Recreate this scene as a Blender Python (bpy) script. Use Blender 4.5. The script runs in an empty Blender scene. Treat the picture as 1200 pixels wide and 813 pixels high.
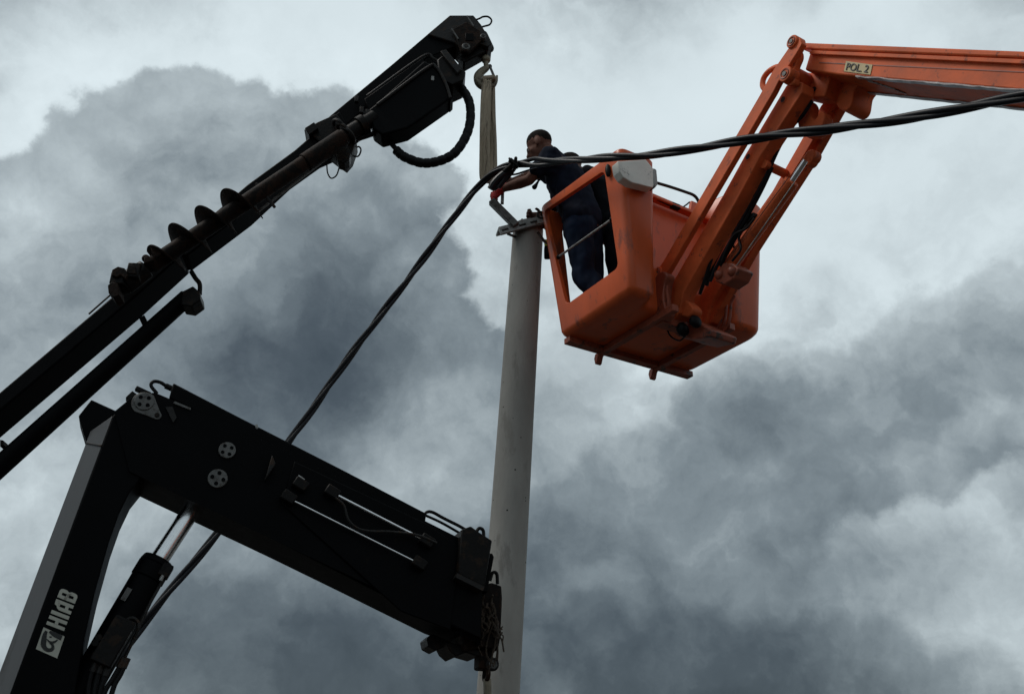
import bpy, bmesh, math, random
from mathutils import Vector, Matrix, Quaternion
from math import sin, cos, pi, radians, sqrt, atan2

random.seed(7)
S = bpy.context.scene
COL = S.collection

# ------------------------------------------------------------------ camera
FPX = 1100.0                      # focal length in photo pixels (photo is 1200 wide)
PITCH = radians(26)
CAM = Vector((0, 0, 1.6))
cd = bpy.data.cameras.new('camera')
cd.sensor_width = 36.0
cd.lens = 36.0 * FPX / 1200.0
cd.clip_start = 0.05
cd.clip_end = 4000
cam = bpy.data.objects.new('camera', cd)
COL.objects.link(cam)
cam.location = CAM
cam.rotation_euler = (pi / 2 + PITCH, 0, 0)
S.camera = cam

# ------------------------------------------------------------------ exposure
S.view_settings.view_transform = 'Standard'
S.view_settings.look = 'None'
S.view_settings.exposure = 0.0
S.view_settings.gamma = 1.0
S.view_settings.use_curve_mapping = False
S.render.engine = 'CYCLES'
S.cycles.max_bounces = 5
S.cycles.use_denoising = True
S.cycles.use_adaptive_sampling = True
S.cycles.adaptive_threshold = 0.02

CR = Vector((1, 0, 0)); CD = Vector((0, cos(PITCH), sin(PITCH))); CU = Vector((0, -sin(PITCH), cos(PITCH)))
def ray(px, py):
    return CR * ((px - 600) / FPX) + CU * ((406.5 - py) / FPX) + CD

# ------------------------------------------------------------------ sun direction
SUN_EL, SUN_AZ = radians(55), radians(-95)        # azimuth from +Y (view direction) towards +X
sun_dir = Vector((sin(SUN_AZ) * cos(SUN_EL), cos(SUN_AZ) * cos(SUN_EL), sin(SUN_EL)))

# ------------------------------------------------------------------ world: Nishita sky behind a broken cloud deck
W = bpy.data.worlds.new('World'); S.world = W
W.use_nodes = True
nt = W.node_tree; nt.nodes.clear()
def nd(t, **k):
    n = nt.nodes.new(t)
    for a, v in k.items(): setattr(n, a, v)
    return n
def lk(a, b): nt.links.new(a, b)
def wmath(op, a, b=None, clamp=False):
    n = nd('ShaderNodeMath', operation=op); n.use_clamp = clamp
    for i, v in enumerate((a, b)):
        if v is None: continue
        if isinstance(v, (int, float)): n.inputs[i].default_value = v
        else: lk(v, n.inputs[i])
    return n.outputs[0]
def wvec(op, a, b):
    n = nd('ShaderNodeVectorMath', operation=op)
    for i, v in enumerate((a, b)):
        if isinstance(v, (tuple, list, Vector)): n.inputs[i].default_value = tuple(v)
        else: lk(v, n.inputs[i])
    return n.outputs['Value'] if op in ('DISTANCE', 'DOT_PRODUCT', 'LENGTH') else n.outputs[0]
def wscale(a, s):
    n = nd('ShaderNodeVectorMath', operation='SCALE'); lk(a, n.inputs[0]); n.inputs['Scale'].default_value = s
    return n.outputs[0]
def wnoise(vec, scale, detail=6, rough=0.55, lac=2.0, off=(0, 0, 0)):
    n = nd('ShaderNodeTexNoise'); n.inputs['Scale'].default_value = scale
    n.inputs['Detail'].default_value = detail; n.inputs['Roughness'].default_value = rough
    n.inputs['Lacunarity'].default_value = lac
    lk(wvec('ADD', vec, off), n.inputs['Vector'])
    return n
def wramp(fac, stops):
    n = nd('ShaderNodeValToRGB'); lk(fac, n.inputs[0])
    e = n.color_ramp.elements
    while len(e) < len(stops): e.new(0.5)
    for el, (p, c) in zip(e, stops):
        el.position = p; el.color = (*c, 1)
    return n.outputs[0]
tc = nd('ShaderNodeTexCoord')
DIR = tc.outputs['Generated']
sky = nd('ShaderNodeTexSky', sky_type='NISHITA')
sky.sun_disc = False
sky.sun_elevation = SUN_EL
sky.sun_rotation = SUN_AZ
sky.air_density = 1.0; sky.dust_density = 3.0
# turbulent warp of the direction: puffy cloud outlines
w1 = wscale(wvec('SUBTRACT', wnoise(DIR, 5.0, 3, 0.55).outputs['Color'], (.5, .5, .5)), 0.10)
w2 = wscale(wvec('SUBTRACT', wnoise(DIR, 16.0, 6, 0.62, off=(3, 1, 7)).outputs['Color'], (.5, .5, .5)), 0.065)
DW = wvec('ADD', wvec('ADD', DIR, w1), w2)
# cloud masses (direction, angular radius, density)
BLOBS = [(50, 30, 0.09), (200, 30, -0.13), (350, 30, -0.25), (500, 30, -0.09), (640, 25, -0.04), (740, 8, 0.03), (950, 30, -0.13), (1100, 30, -0.12), (1180,
    25, -0.06), (50, 110, -0.21), (130, 120, -0.13), (240, 130, 0.08), (330, 140, 0.09), (420, 120, -0.06), (520, 110, -0.11), (650, 120, -0.08), (800,
    120, -0.18), (950, 120, -0.11), (1100, 120, 0.05), (75, 225, 0.07), (200, 210, 0.13), (470, 200, 0.04), (590, 215, -0.03), (700, 210, -0.11), (850,
    210, -0.1), (950, 210, 0.07), (1180, 210, -0.19), (30, 300, -0.07), (220, 300, -0.19), (350, 300, -0.08), (470, 300, 0.09), (545, 290, -0.11), (580,
    320, -0.13), (800, 300, 0.04), (950, 300, -0.13), (1100, 300, -0.08), (1180, 300, -0.12), (50, 390, 0.11), (330, 390, 0.26), (460, 390, 0.13), (660,
    400, 0.08), (760, 420, -0.24), (920, 390, -0.23), (1020, 380, -0.05), (1120, 370, 0.14), (1190, 350, 0.11), (230, 440, 0.05), (330, 470, 0.28), (420,
    460, 0.08), (490, 500, -0.03), (560, 450, -0.14), (780, 500, -0.1), (850, 470, -0.11), (940, 460, 0.13), (1040, 470, 0.12), (1100, 440, -0.04), (1180,
    470, -0.08), (20, 580, -0.03), (90, 560, -0.06), (450, 540, -0.15), (650, 570, 0.19), (800, 590, 0.14), (900, 580, 0.22), (980, 600, -0.1), (1060,
    560, -0.04), (1190, 560, 0.13), (20, 660, -0.04), (300, 700, 0.04), (400, 720, -0.09), (660, 650, 0.06), (750, 640, -0.04), (850, 650, -0.25), (1020,
    640, -0.05), (1150, 640, -0.04), (1190, 640, -0.1), (250, 770, 0.13), (350, 760, 0.11), (430, 770, 0.06), (530, 780, 0.23), (760, 730, 0.08), (940,
    730, 0.1), (1010, 740, -0.1), (1080, 720, 0.04), (1150, 720, 0.04), (1190, 760, -0.04), (300, 812, 0.24), (480, 812, 0.22), (650, 800, 0.11), (790,
    800, 0.35), (900, 800, 0.19), (990, 800, 0.21), (1060, 790, 0.07), (1130, 800, 0.15), (1190, 812, -0.22), (510, 330, 0.12), (530, 395, 0.03), (870,
    500, 0.31), (620, 480, 0.07)]
BLOB_R = 235 / FPX
acc = None
for px, py, wt in BLOBS:
    d = ray(px, py).normalized()
    dist = wvec('DISTANCE', DW, d)
    mr = nd('ShaderNodeMapRange', interpolation_type='SMOOTHERSTEP')
    lk(dist, mr.inputs[0])
    mr.inputs[1].default_value = 0.0; mr.inputs[2].default_value = BLOB_R
    mr.inputs[3].default_value = wt; mr.inputs[4].default_value = 0.0
    acc = mr.outputs[0] if acc is None else wmath('ADD', acc, mr.outputs[0])
n_big = wnoise(DW, 2.6, 5, 0.5, off=(1.3, 4.1, 2.2)).outputs['Fac']
n_mid = wnoise(DW, 10.0, 7, 0.57, off=(5.3, 0.1, 9.2)).outputs['Fac']
n_fine = wnoise(DIR, 24.0, 6, 0.6, off=(2.3, 8.1, 4.2)).outputs['Fac']
# light from above: density difference along the up direction gives bright tops and dark bases
n_midb = wnoise(wvec('ADD', DW, (0, -.010, .023)), 10.0, 7, 0.57, off=(5.3, 0.1, 9.2)).outputs['Fac']
emb = wmath('MULTIPLY', wmath('SUBTRACT', n_midb, n_mid), 0.75)
base = wmath('ADD', acc, 0.46)
amp = wmath('ADD', wmath('MULTIPLY', wmath('MULTIPLY', wmath('SUBTRACT', base, 0.10), 3.6, clamp=True), 0.97), 0.08)   # thin veil is smooth, thick cloud is lumpy
bump_ = wmath('MULTIPLY', wmath('SUBTRACT', n_big, 0.5), 0.22)
bump_ = wmath('ADD', bump_, wmath('MULTIPLY', wmath('SUBTRACT', n_mid, 0.5), 0.58))
bump_ = wmath('ADD', bump_, wmath('MULTIPLY', wmath('SUBTRACT', n_fine, 0.5), 0.12))
bump_ = wmath('ADD', bump_, emb)
dens = wmath('ADD', base, wmath('MULTIPLY', bump_, amp))
# cauliflower outlines of the nearer cloud masses: a step in density along a turbulent edge
DE = wvec('ADD', DIR, wscale(wvec('SUBTRACT', wnoise(DIR, 11.0, 8, 0.60, off=(7, 2, 5)).outputs['Color'], (.5, .5, .5)), 0.085))
def smooth(v, a, b):
    m = nd('ShaderNodeMapRange', interpolation_type='SMOOTHSTEP'); lk(v, m.inputs[0])
    m.inputs[1].default_value = a; m.inputs[2].default_value = b; return m.outputs[0]
sepz = nd('ShaderNodeSeparateXYZ'); lk(DIR, sepz.inputs[0])
def layer(dens_, circles, step, wid, soft, top, bot):          # flat bases fade out between elevations of rows top and bot
    B = None
    for cx, cy, r in circles:
        v = wmath('SUBTRACT', r / FPX, wvec('DISTANCE', DE, ray(cx, cy).normalized()))
        B = v if B is None else wmath('MAXIMUM', B, v)
    ins = smooth(B, -soft, soft)
    edge = smooth(wmath('ABSOLUTE', B), wid, 0.0)
    sgn = wmath('SUBTRACT', wmath('MULTIPLY', ins, 2.0), 1.0)
    fade = wmath('MULTIPLY', smooth(sepz.outputs[2], ray(600, bot).normalized().z, ray(600, top).normalized().z), step)
    return wmath('ADD', dens_, wmath('MULTIPLY', wmath('MULTIPLY', sgn, edge), fade))
dens = layer(dens, [(30, 330, 140), (60, 215, 48), (110, 205, 60), (150, 165, 58), (190, 140, 48), (235, 125, 46), (280, 150, 55), (330, 175, 65), (390, 180, 62),
                    (440, 190, 60), (480, 215, 55), (512, 215, 38), (300, 330, 190), (450, 320, 95), (520, 318, 36), (520, 392, 58), (575, 412, 32), (430, 430, 130), (550, 462, 50)], .16, .085, .007, 390, 480)
dens = layer(dens, [(850, 500, 60), (900, 475, 62), (965, 460, 50), (1050, 450, 60), (1110, 400, 58), (1175, 390, 70), (1000, 540, 90), (900, 570, 110), (760, 610, 110), (690, 650, 95)], .07, .08, .010, 520, 640)
dens = layer(dens, [(1020, 645, 38), (1075, 622, 42), (1140, 655, 70), (1190, 605, 55), (965, 690, 38), (1005, 725, 60), (1100, 730, 75)], -.11, .055, .009, 620, 690)
dens = layer(dens, [(900, 800, 70), (960, 770, 45), (1040, 785, 48), (800, 790, 70), (700, 760, 60), (1150, 830, 60)], .07, .07, .012, 800, 880)
K = 10.0                                           # Background strength below is 1/K
cloud = wramp(wmath('MULTIPLY', dens, 0.84, clamp=True), [
    (0.00, (.78, .885, .925)), (0.134, (.675, .77, .805)), (0.252, (.50, .575, .605)), (0.37, (.365, .425, .452)),
    (0.52, (.222, .268, .294)), (0.69, (.125, .157, .178)), (0.84, (.070, .092, .110)), (1.0, (.045, .062, .076))])
cl10 = wscale(cloud, K)
mix = nd('ShaderNodeMixRGB'); mix.inputs[0].default_value = 0.95
lk(sky.outputs[0], mix.inputs[1]); lk(cl10, mix.inputs[2])
bg = nd('ShaderNodeBackground'); bg.inputs['Strength'].default_value = 1.0 / K
lk(mix.outputs[0], bg.inputs['Color'])
out = nd('ShaderNodeOutputWorld'); lk(bg.outputs[0], out.inputs['Surface'])
W.cycles.sampling_method = 'MANUAL'; W.cycles.sample_map_resolution = 256

# ------------------------------------------------------------------ sun (veiled by cloud)
sl = bpy.data.lights.new('sun', 'SUN'); sl.energy = 1.45; sl.angle = radians(20); sl.color = (1.0, .96, .9)
so = bpy.data.objects.new('sun', sl); COL.objects.link(so)
so.rotation_euler = sun_dir.to_track_quat('Z', 'Y').to_euler()
so.location = (0, 0, 30)

# ------------------------------------------------------------------ materials
MATS = {}
def pmat(name, col, rough=.5, metal=0.0, spec=.5, var=.25, vscale=6.0, wear=None, wear_amt=.0, wscale_=9.0, bump=.0, bscale=60.0, coat=0.0, streak=None):
    m = bpy.data.materials.new(name); m.use_nodes = True
    t = m.node_tree; bs = t.nodes['Principled BSDF']
    def N(tp): return t.nodes.new(tp)
    tcn = N('ShaderNodeTexCoord')
    src = tcn.outputs['Object']
    if streak:
        mp = N('ShaderNodeMapping'); mp.inputs['Scale'].default_value = streak
        t.links.new(src, mp.inputs[0]); src = mp.outputs[0]
    no = N('ShaderNodeTexNoise'); no.inputs['Scale'].default_value = vscale; no.inputs['Detail'].default_value = 6
    no.inputs['Roughness'].default_value = .6
    t.links.new(src, no.inputs['Vector'])
    r = N('ShaderNodeValToRGB')
    lo = [c * (1 - var) for c in col]; hi = [min(1, c * (1 + var)) for c in col]
    r.color_ramp.elements[0].position = .32; r.color_ramp.elements[0].color = (*lo, 1)
    r.color_ramp.elements[1].position = .68; r.color_ramp.elements[1].color = (*hi, 1)
    t.links.new(no.outputs['Fac'], r.inputs[0])
    colout = r.outputs[0]
    if wear:
        n2 = N('ShaderNodeTexNoise'); n2.inputs['Scale'].default_value = wscale_; n2.inputs['Detail'].default_value = 9
        n2.inputs['Roughness'].default_value = .68
        t.links.new(src, n2.inputs['Vector'])
        r2 = N('ShaderNodeValToRGB')
        th = .66 - .26 * wear_amt
        r2.color_ramp.elements[0].position = th; r2.color_ramp.elements[0].color = (0, 0, 0, 1)
        r2.color_ramp.elements[1].position = th + .07; r2.color_ramp.elements[1].color = (1, 1, 1, 1)
        t.links.new(n2.outputs['Fac'], r2.inputs[0])
        mx = N('ShaderNodeMixRGB'); t.links.new(r2.outputs[0], mx.inputs[0])
        t.links.new(colout, mx.inputs[1]); mx.inputs[2].default_value = (*wear, 1)
        colout = mx.outputs[0]
    t.links.new(colout, bs.inputs['Base Color'])
    rr = N('ShaderNodeMapRange'); t.links.new(no.outputs['Fac'], rr.inputs[0])
    rr.inputs[3].default_value = max(.03, rough - .10); rr.inputs[4].default_value = min(1, rough + .12)
    t.links.new(rr.outputs[0], bs.inputs['Roughness'])
    bs.inputs['Metallic'].default_value = metal
    bs.inputs['Specular IOR Level'].default_value = spec
    bs.inputs['Coat Weight'].default_value = coat
    if bump:
        n3 = N('ShaderNodeTexNoise'); n3.inputs['Scale'].default_value = bscale; n3.inputs['Detail'].default_value = 5
        t.links.new(src, n3.inputs['Vector'])
        bp = N('ShaderNodeBump'); bp.inputs['Strength'].default_value = bump; bp.inputs['Distance'].default_value = .01
        t.links.new(n3.outputs['Fac'], bp.inputs['Height']); t.links.new(bp.outputs[0], bs.inputs['Normal'])
    MATS[name] = m
    return m
ORANGE = (.63, .108, .028)
pmat('orange_gelcoat', ORANGE, .32, var=.16, vscale=3, wear=(.30, .075, .04), wear_amt=.36, wscale_=5, bump=.06, bscale=10, spec=.38, streak=(1, 1, .35))
pmat('orange_paint', (.66, .128, .040), .55, spec=.22, var=.22, vscale=5, wear=(.30, .075, .04), wear_amt=.28, wscale_=14, bump=.06, bscale=40)
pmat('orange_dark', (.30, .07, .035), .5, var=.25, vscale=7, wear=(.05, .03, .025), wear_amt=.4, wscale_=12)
pmat('black_paint', (.0026, .0029, .0035), .5, var=.3, spec=.05, wear=(.008, .0066, .0052), wear_amt=.10, wscale_=11, bump=.08, bscale=50)
pmat('black_greasy', (.0055, .005, .0048), .45, var=.4, spec=.12, wear=(.018, .011, .007), wear_amt=.5, wscale_=16, bump=.25, bscale=45)
pmat('dark_steel', (.016, .0155, .015), .5, metal=.0, var=.35, spec=.2, wear=(.034, .02, .012), wear_amt=.5, wscale_=18, bump=.25, bscale=50)
pmat('rusty_steel', (.024, .0125, .0078), .7, var=.45, spec=.12, wear=(.008, .006, .005), wear_amt=.8, wscale_=12, bump=.4, bscale=40)
pmat('lit_black_paint', (.050, .052, .055), .42, var=.15, spec=.35, wear=(.03, .03, .03), wear_amt=.25, wscale_=7, streak=(1, 1, .25), bump=.05)  # black crane paint lightened, light on the chamfer put into the colour
pmat('chrome', (.88, .89, .90), .20, metal=1.0, var=.06, vscale=20)
pmat('worn_zinc', (.10, .10, .096), .5, metal=.2, var=.3, vscale=22, wear=(.04, .035, .03), wear_amt=.5, wscale_=20, bump=.2)
pmat('galvanised', (.26, .26, .25), .45, metal=.4, var=.3, vscale=26, wear=(.10, .08, .06), wear_amt=.4, bump=.15)
pmat('hook_steel', (.20, .17, .12), .5, metal=.3, var=.35, vscale=18, wear=(.07, .05, .03), wear_amt=.6, bump=.2)
pmat('rubber', (.006, .0062, .007), .5, var=.3, spec=.15, bump=.15, bscale=90)
pmat('cable_sheath', (.007, .008, .0115), .42, var=.25, spec=.25, vscale=12, bump=.05)
pmat('webbing', (.42, .345, .25), .85, var=.30, vscale=5, wear=(.17, .14, .105), wear_amt=.55, wscale_=5, streak=(9, 9, .7), bump=.6, bscale=70)
pmat('rope', (.034, .022, .013), .9, var=.4, vscale=30, bump=.5, bscale=120)
pmat('concrete', (.325, .310, .285), .85, var=.16, vscale=3.2, wear=(.26, .246, .224), wear_amt=.36, wscale_=5, streak=(1, 1, .35), bump=.35, bscale=70, spec=.25)
pmat('pock', (.03, .028, .026), .9)
pmat('cream_vinyl', (.42, .42, .36), .5, var=.12, wear=(.2, .19, .16), wear_amt=.25, wscale_=20)
pmat('plate_yellow', (.50, .39, .17), .45, var=.15, vscale=14, wear=(.3, .22, .1), wear_amt=.2, wscale_=20)
pmat('lettering', (.006, .006, .006), .5)
pmat('pale_plastic', (.78, .78, .72), .5, var=.08, wear=(.25, .25, .23), wear_amt=.25, wscale_=10)
pmat('plastic_film', (.42, .40, .40), .30, var=.3, vscale=15, bump=.8, bscale=14, spec=.6)
pmat('skin', (.145, .064, .044), .68, var=.18, vscale=14, spec=.2, bump=.06, bscale=60)
pmat('skin_tan', (.13, .066, .05), .55, var=.2, vscale=14, spec=.3)
pmat('hair', (.016, .013, .011), .85, spec=.08, var=.4, vscale=60, bump=.6, bscale=160)
pmat('eye', (.5, .48, .45), .3)
pmat('navy_cotton', (.0085, .0115, .022), .9, var=.35, vscale=8, spec=.1, bump=.5, bscale=14)
pmat('navy_work', (.0060, .0120, .028), .85, var=.35, vscale=7, spec=.12, bump=.5, bscale=12)
pmat('black_jacket', (.0045, .006, .009), .85, var=.3, vscale=7, spec=.1, bump=.5, bscale=12)
pmat('red_glove', (.50, .025, .025), .75, var=.3, vscale=20, bump=.4, bscale=60)
pmat('brown_glove', (.11, .045, .032), .75, var=.35, vscale=20, bump=.4, bscale=60)
pmat('black_boot', (.01, .01, .01), .5)
pmat('hi_vis', (.55, .62, .05), .6)
pmat('gravel', (.050, .047, .043), .95, var=.35, vscale=1.4, wear=(.028, .026, .024), wear_amt=.5, wscale_=3, bump=.6, bscale=9, spec=.2)

# ------------------------------------------------------------------ mesh helpers
class MB:
    def __init__(s): s.v = []; s.f = []
    def add(s, vs, fs):
        o = len(s.v); s.v += [Vector(p) for p in vs]; s.f += [tuple(i + o for i in q) for q in fs]; return s
    def prism(s, front, back):
        n = len(front)
        s.add(list(front) + list(back), [tuple(range(n)), tuple(range(2 * n - 1, n - 1, -1))] +
              [((i + 1) % n, i, n + i, n + (i + 1) % n) for i in range(n)])
        return s
    def box(s, c, x, y, z):
        c, x, y, z = map(Vector, (c, x, y, z))       # half axes
        q = [c - x - y, c + x - y, c + x + y, c - x + y]
        return s.prism([p + z for p in q], [p - z for p in q])
    def bar(s, p0, p1, w, h, side=None):
        p0, p1 = Vector(p0), Vector(p1); d = p1 - p0
        sd = Vector(side) if side is not None else d.cross(Vector((0, 0, 1)))
        if sd.length < 1e-6: sd = Vector((1, 0, 0))
        sd = (sd - d.normalized() * sd.dot(d.normalized())).normalized(); up = d.cross(sd).normalized()
        return s.box((p0 + p1) / 2, sd * w / 2, up * h / 2, d / 2)
    def tube(s, pts, r, seg=10, closed=False, caps=True):
        pts = [Vector(p) for p in pts]; n = len(pts)
        rs = r if isinstance(r, (list, tuple)) else [r] * n
        tang = []
        for i in range(n):
            a = pts[(i - 1) % n] if (closed or i > 0) else pts[0]
            b = pts[(i + 1) % n] if (closed or i < n - 1) else pts[-1]
            t = b - a
            tang.append(t.normalized() if t.length > 1e-9 else Vector((0, 0, 1)))
        u = tang[0].orthogonal().normalized(); vs = []; fs = []
        for i in range(n):
            if i: 
                u = tang[i - 1].rotation_difference(tang[i]) @ u
            w = tang[i].cross(u)
            for k in range(seg):
                a = 2 * pi * k / seg
                vs.append(pts[i] + (u * cos(a) + w * sin(a)) * rs[i])
        m = n if closed else n - 1
        for i in range(m):
            j = (i + 1) % n
            for k in range(seg):
                k2 = (k + 1) % seg
                fs.append((i * seg + k, i * seg + k2, j * seg + k2, j * seg + k))
        if caps and not closed:
            fs.append(tuple(range(seg - 1, -1, -1))); fs.append(tuple((n - 1) * seg + k for k in range(seg)))
        return s.add(vs, fs)
    def cyl(s, p0, p1, r0, r1=None, seg=20):
        return s.tube([p0, p1], [r0, r0 if r1 is None else r1], seg)
    def ell(s, c, ax, seg=16, rings=10):
        c = Vector(c); x, y, z = (Vector(q) for q in ax); vs = [c + z]; fs = []
        for i in range(1, rings):
            t = pi * i / rings
            for k in range(seg):
                p = 2 * pi * k / seg
                vs.append(c + z * cos(t) + x * (sin(t) * cos(p)) + y * (sin(t) * sin(p)))
        vs.append(c - z); L = len(vs) - 1
        for k in range(seg):
            k2 = (k + 1) % seg
            fs.append((0, 1 + k, 1 + k2))
            for i in range(rings - 2):
                fs.append((1 + i * seg + k, 1 + (i + 1) * seg + k, 1 + (i + 1) * seg + k2, 1 + i * seg + k2))
            fs.append((1 + (rings - 2) * seg + k, L, 1 + (rings - 2) * seg + k2))
        return s.add(vs, fs)
    def sph(s, c, r, seg=14, rings=9):
        return s.ell(c, ((r, 0, 0), (0, r, 0), (0, 0, r)), seg, rings)
    def cap(s, p0, p1, r0, r1, seg=14):
        p0, p1 = Vector(p0), Vector(p1)
        s.cyl(p0, p1, r0, r1, seg); s.sph(p0, r0); s.sph(p1, r1); return s
    def ring(s, c, n, R, r, seg=24, sg2=8, sx=1.0, ux=None):
        c, n = Vector(c), Vector(n).normalized()
        u = Vector(ux).normalized() if ux is not None else n.orthogonal().normalized(); w = n.cross(u)
        return s.tube([c + u * cos(2 * pi * i / seg) * R * sx + w * sin(2 * pi * i / seg) * R for i in range(seg)], r, sg2, closed=True)
    def build(s, name, mat, parent=None, bevel=0.0, smooth=35, seg=2, loc=None):
        root = parent
        while root is not None and root.parent is not None: root = root.parent
        o_ = Vector(root['_o']) if root is not None else (Vector(loc) if loc is not None else Vector((0, 0, 0)))
        me = bpy.data.meshes.new(name)
        me.from_pydata([p - o_ for p in s.v], [], s.f); me.update()
        bm = bmesh.new(); bm.from_mesh(me); bmesh.ops.recalc_face_normals(bm, faces=bm.faces); bm.to_mesh(me); bm.free()
        ob = bpy.data.objects.new(name, me); COL.objects.link(ob)
        ob.data.materials.append(MATS[mat] if isinstance(mat, str) else mat)
        if parent is not None: ob.parent = parent
        else: ob.location = o_
        me.polygons.foreach_set('use_smooth', [True] * len(me.polygons))
        me.set_sharp_from_angle(angle=radians(smooth))
        if bevel:
            b = ob.modifiers.new('bevel', 'BEVEL'); b.width = bevel; b.segments = seg; b.limit_method = 'ANGLE'; b.angle_limit = radians(35)
            b.harden_normals = False
        return ob
def thing(name, label, cat, loc, group=None):
    o = bpy.data.objects.new(name, None); COL.objects.link(o); o.location = loc; o.empty_display_size = .2
    o['label'] = label; o['category'] = cat; o['_o'] = list(loc)
    if group: o['group'] = group
    return o
def tag(o, label, cat, group=None):
    o['label'] = label; o['category'] = cat
    if group: o['group'] = group
    return o
def evalmesh(ob):
    dg = bpy.context.evaluated_depsgraph_get(); dg.update()
    me = bpy.data.meshes.new_from_object(ob.evaluated_get(dg))
    return me
def at(px, py, y):                     # point seen at a photo pixel on the vertical plane Y = y
    r = ray(px, py); return CAM + r * (y / r.y)
def dp(px, py, d): return CAM + ray(px, py) * d
class PL:                              # a vertical working plane of a machine; n points to its near side
    def __init__(s, o, n): s.o = Vector(o); s.n = Vector(n).normalized(); s.u = s.n.cross(Vector((0, 0, -1))).normalized()
    def pt(s, px, py, off=0.0):
        r = ray(px, py); q = s.o + s.n * off
        return CAM + r * ((q - CAM).dot(s.n) / r.dot(s.n))
    def poly(s, pts, t0, t1):          # pts (px,py) on the near face; (px,py,1) on the far face
        f = []
        for p in pts:
            if len(p) == 3: f.append(s.pt(p[0], p[1], t0) + s.n * (t1 - t0))
            else: f.append(s.pt(p[0], p[1], t1))
        return f, [q - s.n * (t1 - t0) for q in f]
def catmull(pts, k=8):
    pts = [Vector(p) for p in pts]; o = []
    P = [pts[0] * 2 - pts[1]] + pts + [pts[-1] * 2 - pts[-2]]
    for i in range(1, len(P) - 2):
        a, b, c, d = P[i - 1:i + 3]
        for j in range(k):
            t = j / k
            o.append(.5 * ((2 * b) + (c - a) * t + (2 * a - 5 * b + 4 * c - d) * t * t + (3 * b - a - 3 * c + d) * t ** 3))
    o.append(pts[-1]); return o
Z = Vector((0, 0, 1))

# ------------------------------------------------------------------ ground
g = MB()
NR = 48
rings = [0, 3, 8, 20, 60, 200, 900]
vs = [(0, 0, 0)]
for r in rings[1:]:
    vs += [(r * cos(2 * pi * k / NR), r * sin(2 * pi * k / NR), 0) for k in range(NR)]
fs = [(0, 1 + k, 1 + (k + 1) % NR) for k in range(NR)]
for i in range(len(rings) - 2):
    for k in range(NR):
        fs.append((1 + i * NR + k, 1 + (i + 1) * NR + k, 1 + (i + 1) * NR + (k + 1) % NR, 1 + i * NR + (k + 1) % NR))
g.add(vs, fs)
gr = g.build('ground', 'gravel'); gr['kind'] = 'structure'

# ================================================================== black loader crane (near, folded outer boom)
PH = radians(20)
HN = Vector((sin(PH), -cos(PH), 0))
HP = PL(dp(100, 600, 4.2), HN)
HU = HP.u if HP.u.x > 0 else -HP.u
TH = .15                                       # half thickness of the booms
crane = thing('loader_crane', 'black hydraulic loader crane with cream lettering and its outer boom folded downward', 'crane',
              (HP.pt(20, 1100).x, HP.pt(20, 1100).y, 0))
# column (rising boom) with a chamfered left edge
def col_line(y): return 106 - 106 * (y - 505) / 281.0            # outer left edge
def cham_line(y): return 132 - 120 * (y - 487) / 325.0          # front edge of the chamfer
mb = MB()
colr = [(152, 576), (139, 603), (127, 637), (111, 694), (97, 755), (87, 813), (64, 950), (45, 1080)]
fr, bk = HP.poly([(132, 487), (150, 470), (175, 480), (165, 560)] + colr + [(cham_line(1080), 1080), (cham_line(813), 813), (cham_line(650), 650)], -TH, TH)
mb.prism(fr, bk)
column = mb.build('column', 'black_paint', crane, bevel=.006)
# chamfer strip: prism in plan running along the front left edge
mb = MB()
ch_t = .115
ys = [505, 560, 620, 690, 760, 830, 950, 1080]
vs = []; fs = []
for i, y in enumerate(ys):
    yf = 487 if i == 0 else y
    A = HP.pt(cham_line(yf), yf, TH)
    B = HP.pt(col_line(y), y, TH - ch_t)
    A.z = A.z; B = B + HN * 0
    Cc = B - HN * .17
    Dd = A - HN * (TH * 2 - .004)
    vs += [A, B, Cc, Dd]
for i in range(len(ys) - 1):
    o = i * 4
    for k in range(4):
        fs.append((o + k, o + (k + 1) % 4, o + 4 + (k + 1) % 4, o + 4 + k))
fs.append((0, 1, 2, 3)); e = (len(ys) - 1) * 4; fs.append((e + 3, e + 2, e + 1, e))
mb.add(vs, fs)
mb.build('chamfer_plate', 'lit_black_paint', crane, bevel=.003)  # lit edge of the black column, brightened by its colour
# weld seam
mb = MB().tube([HP.pt(101, 519, TH - ch_t + .004), HP.pt(cham_line(521) - 1, 522, TH + .002)], .004, 6)
mb.build('weld_seam', 'dark_steel', crane)
# gusset behind the column head
mb = MB(); fr, bk = HP.poly([(92, 487), (107, 468), (140, 483), (128, 498), (102, 521)], -TH * .9, .02)
mb.prism(fr, bk).build('head_gusset', 'black_paint', crane, bevel=.004)
# pedestal out of frame
ft = HP.pt(8, 1080, 0)
mb = MB(); mb.box((ft.x + .0, ft.y, ft.z / 2 + .03), (.24, 0, 0), (0, .24, 0), (0, 0, ft.z / 2 - .03 + .06))
mb.build('pedestal', 'black_paint', crane, bevel=.02)
mb = MB(); mb.box((ft.x, ft.y, .05), (.7, 0, 0), (0, .6, 0), (0, 0, .05)); mb.build('base_plate', 'dark_steel', crane, bevel=.01)

# outer boom
mb = MB()
bt = [(134, 482), (150, 469), (163, 461), (182, 460), (222, 477), (300, 512), (400, 561), (500, 611), (546, 634), (566, 668), (563, 755),
      (540, 758, 1), (497, 742, 1), (400, 694, 1), (318, 654, 1), (280, 636, 1), (152, 576, 1)]
fr, bk = HP.poly(bt, -TH * 1.05, TH * 1.07)
mb.prism(fr, bk)
boom = mb.build('outer_boom', 'black_paint', crane, bevel=.010)
T1 = TH * 1.07
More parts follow.
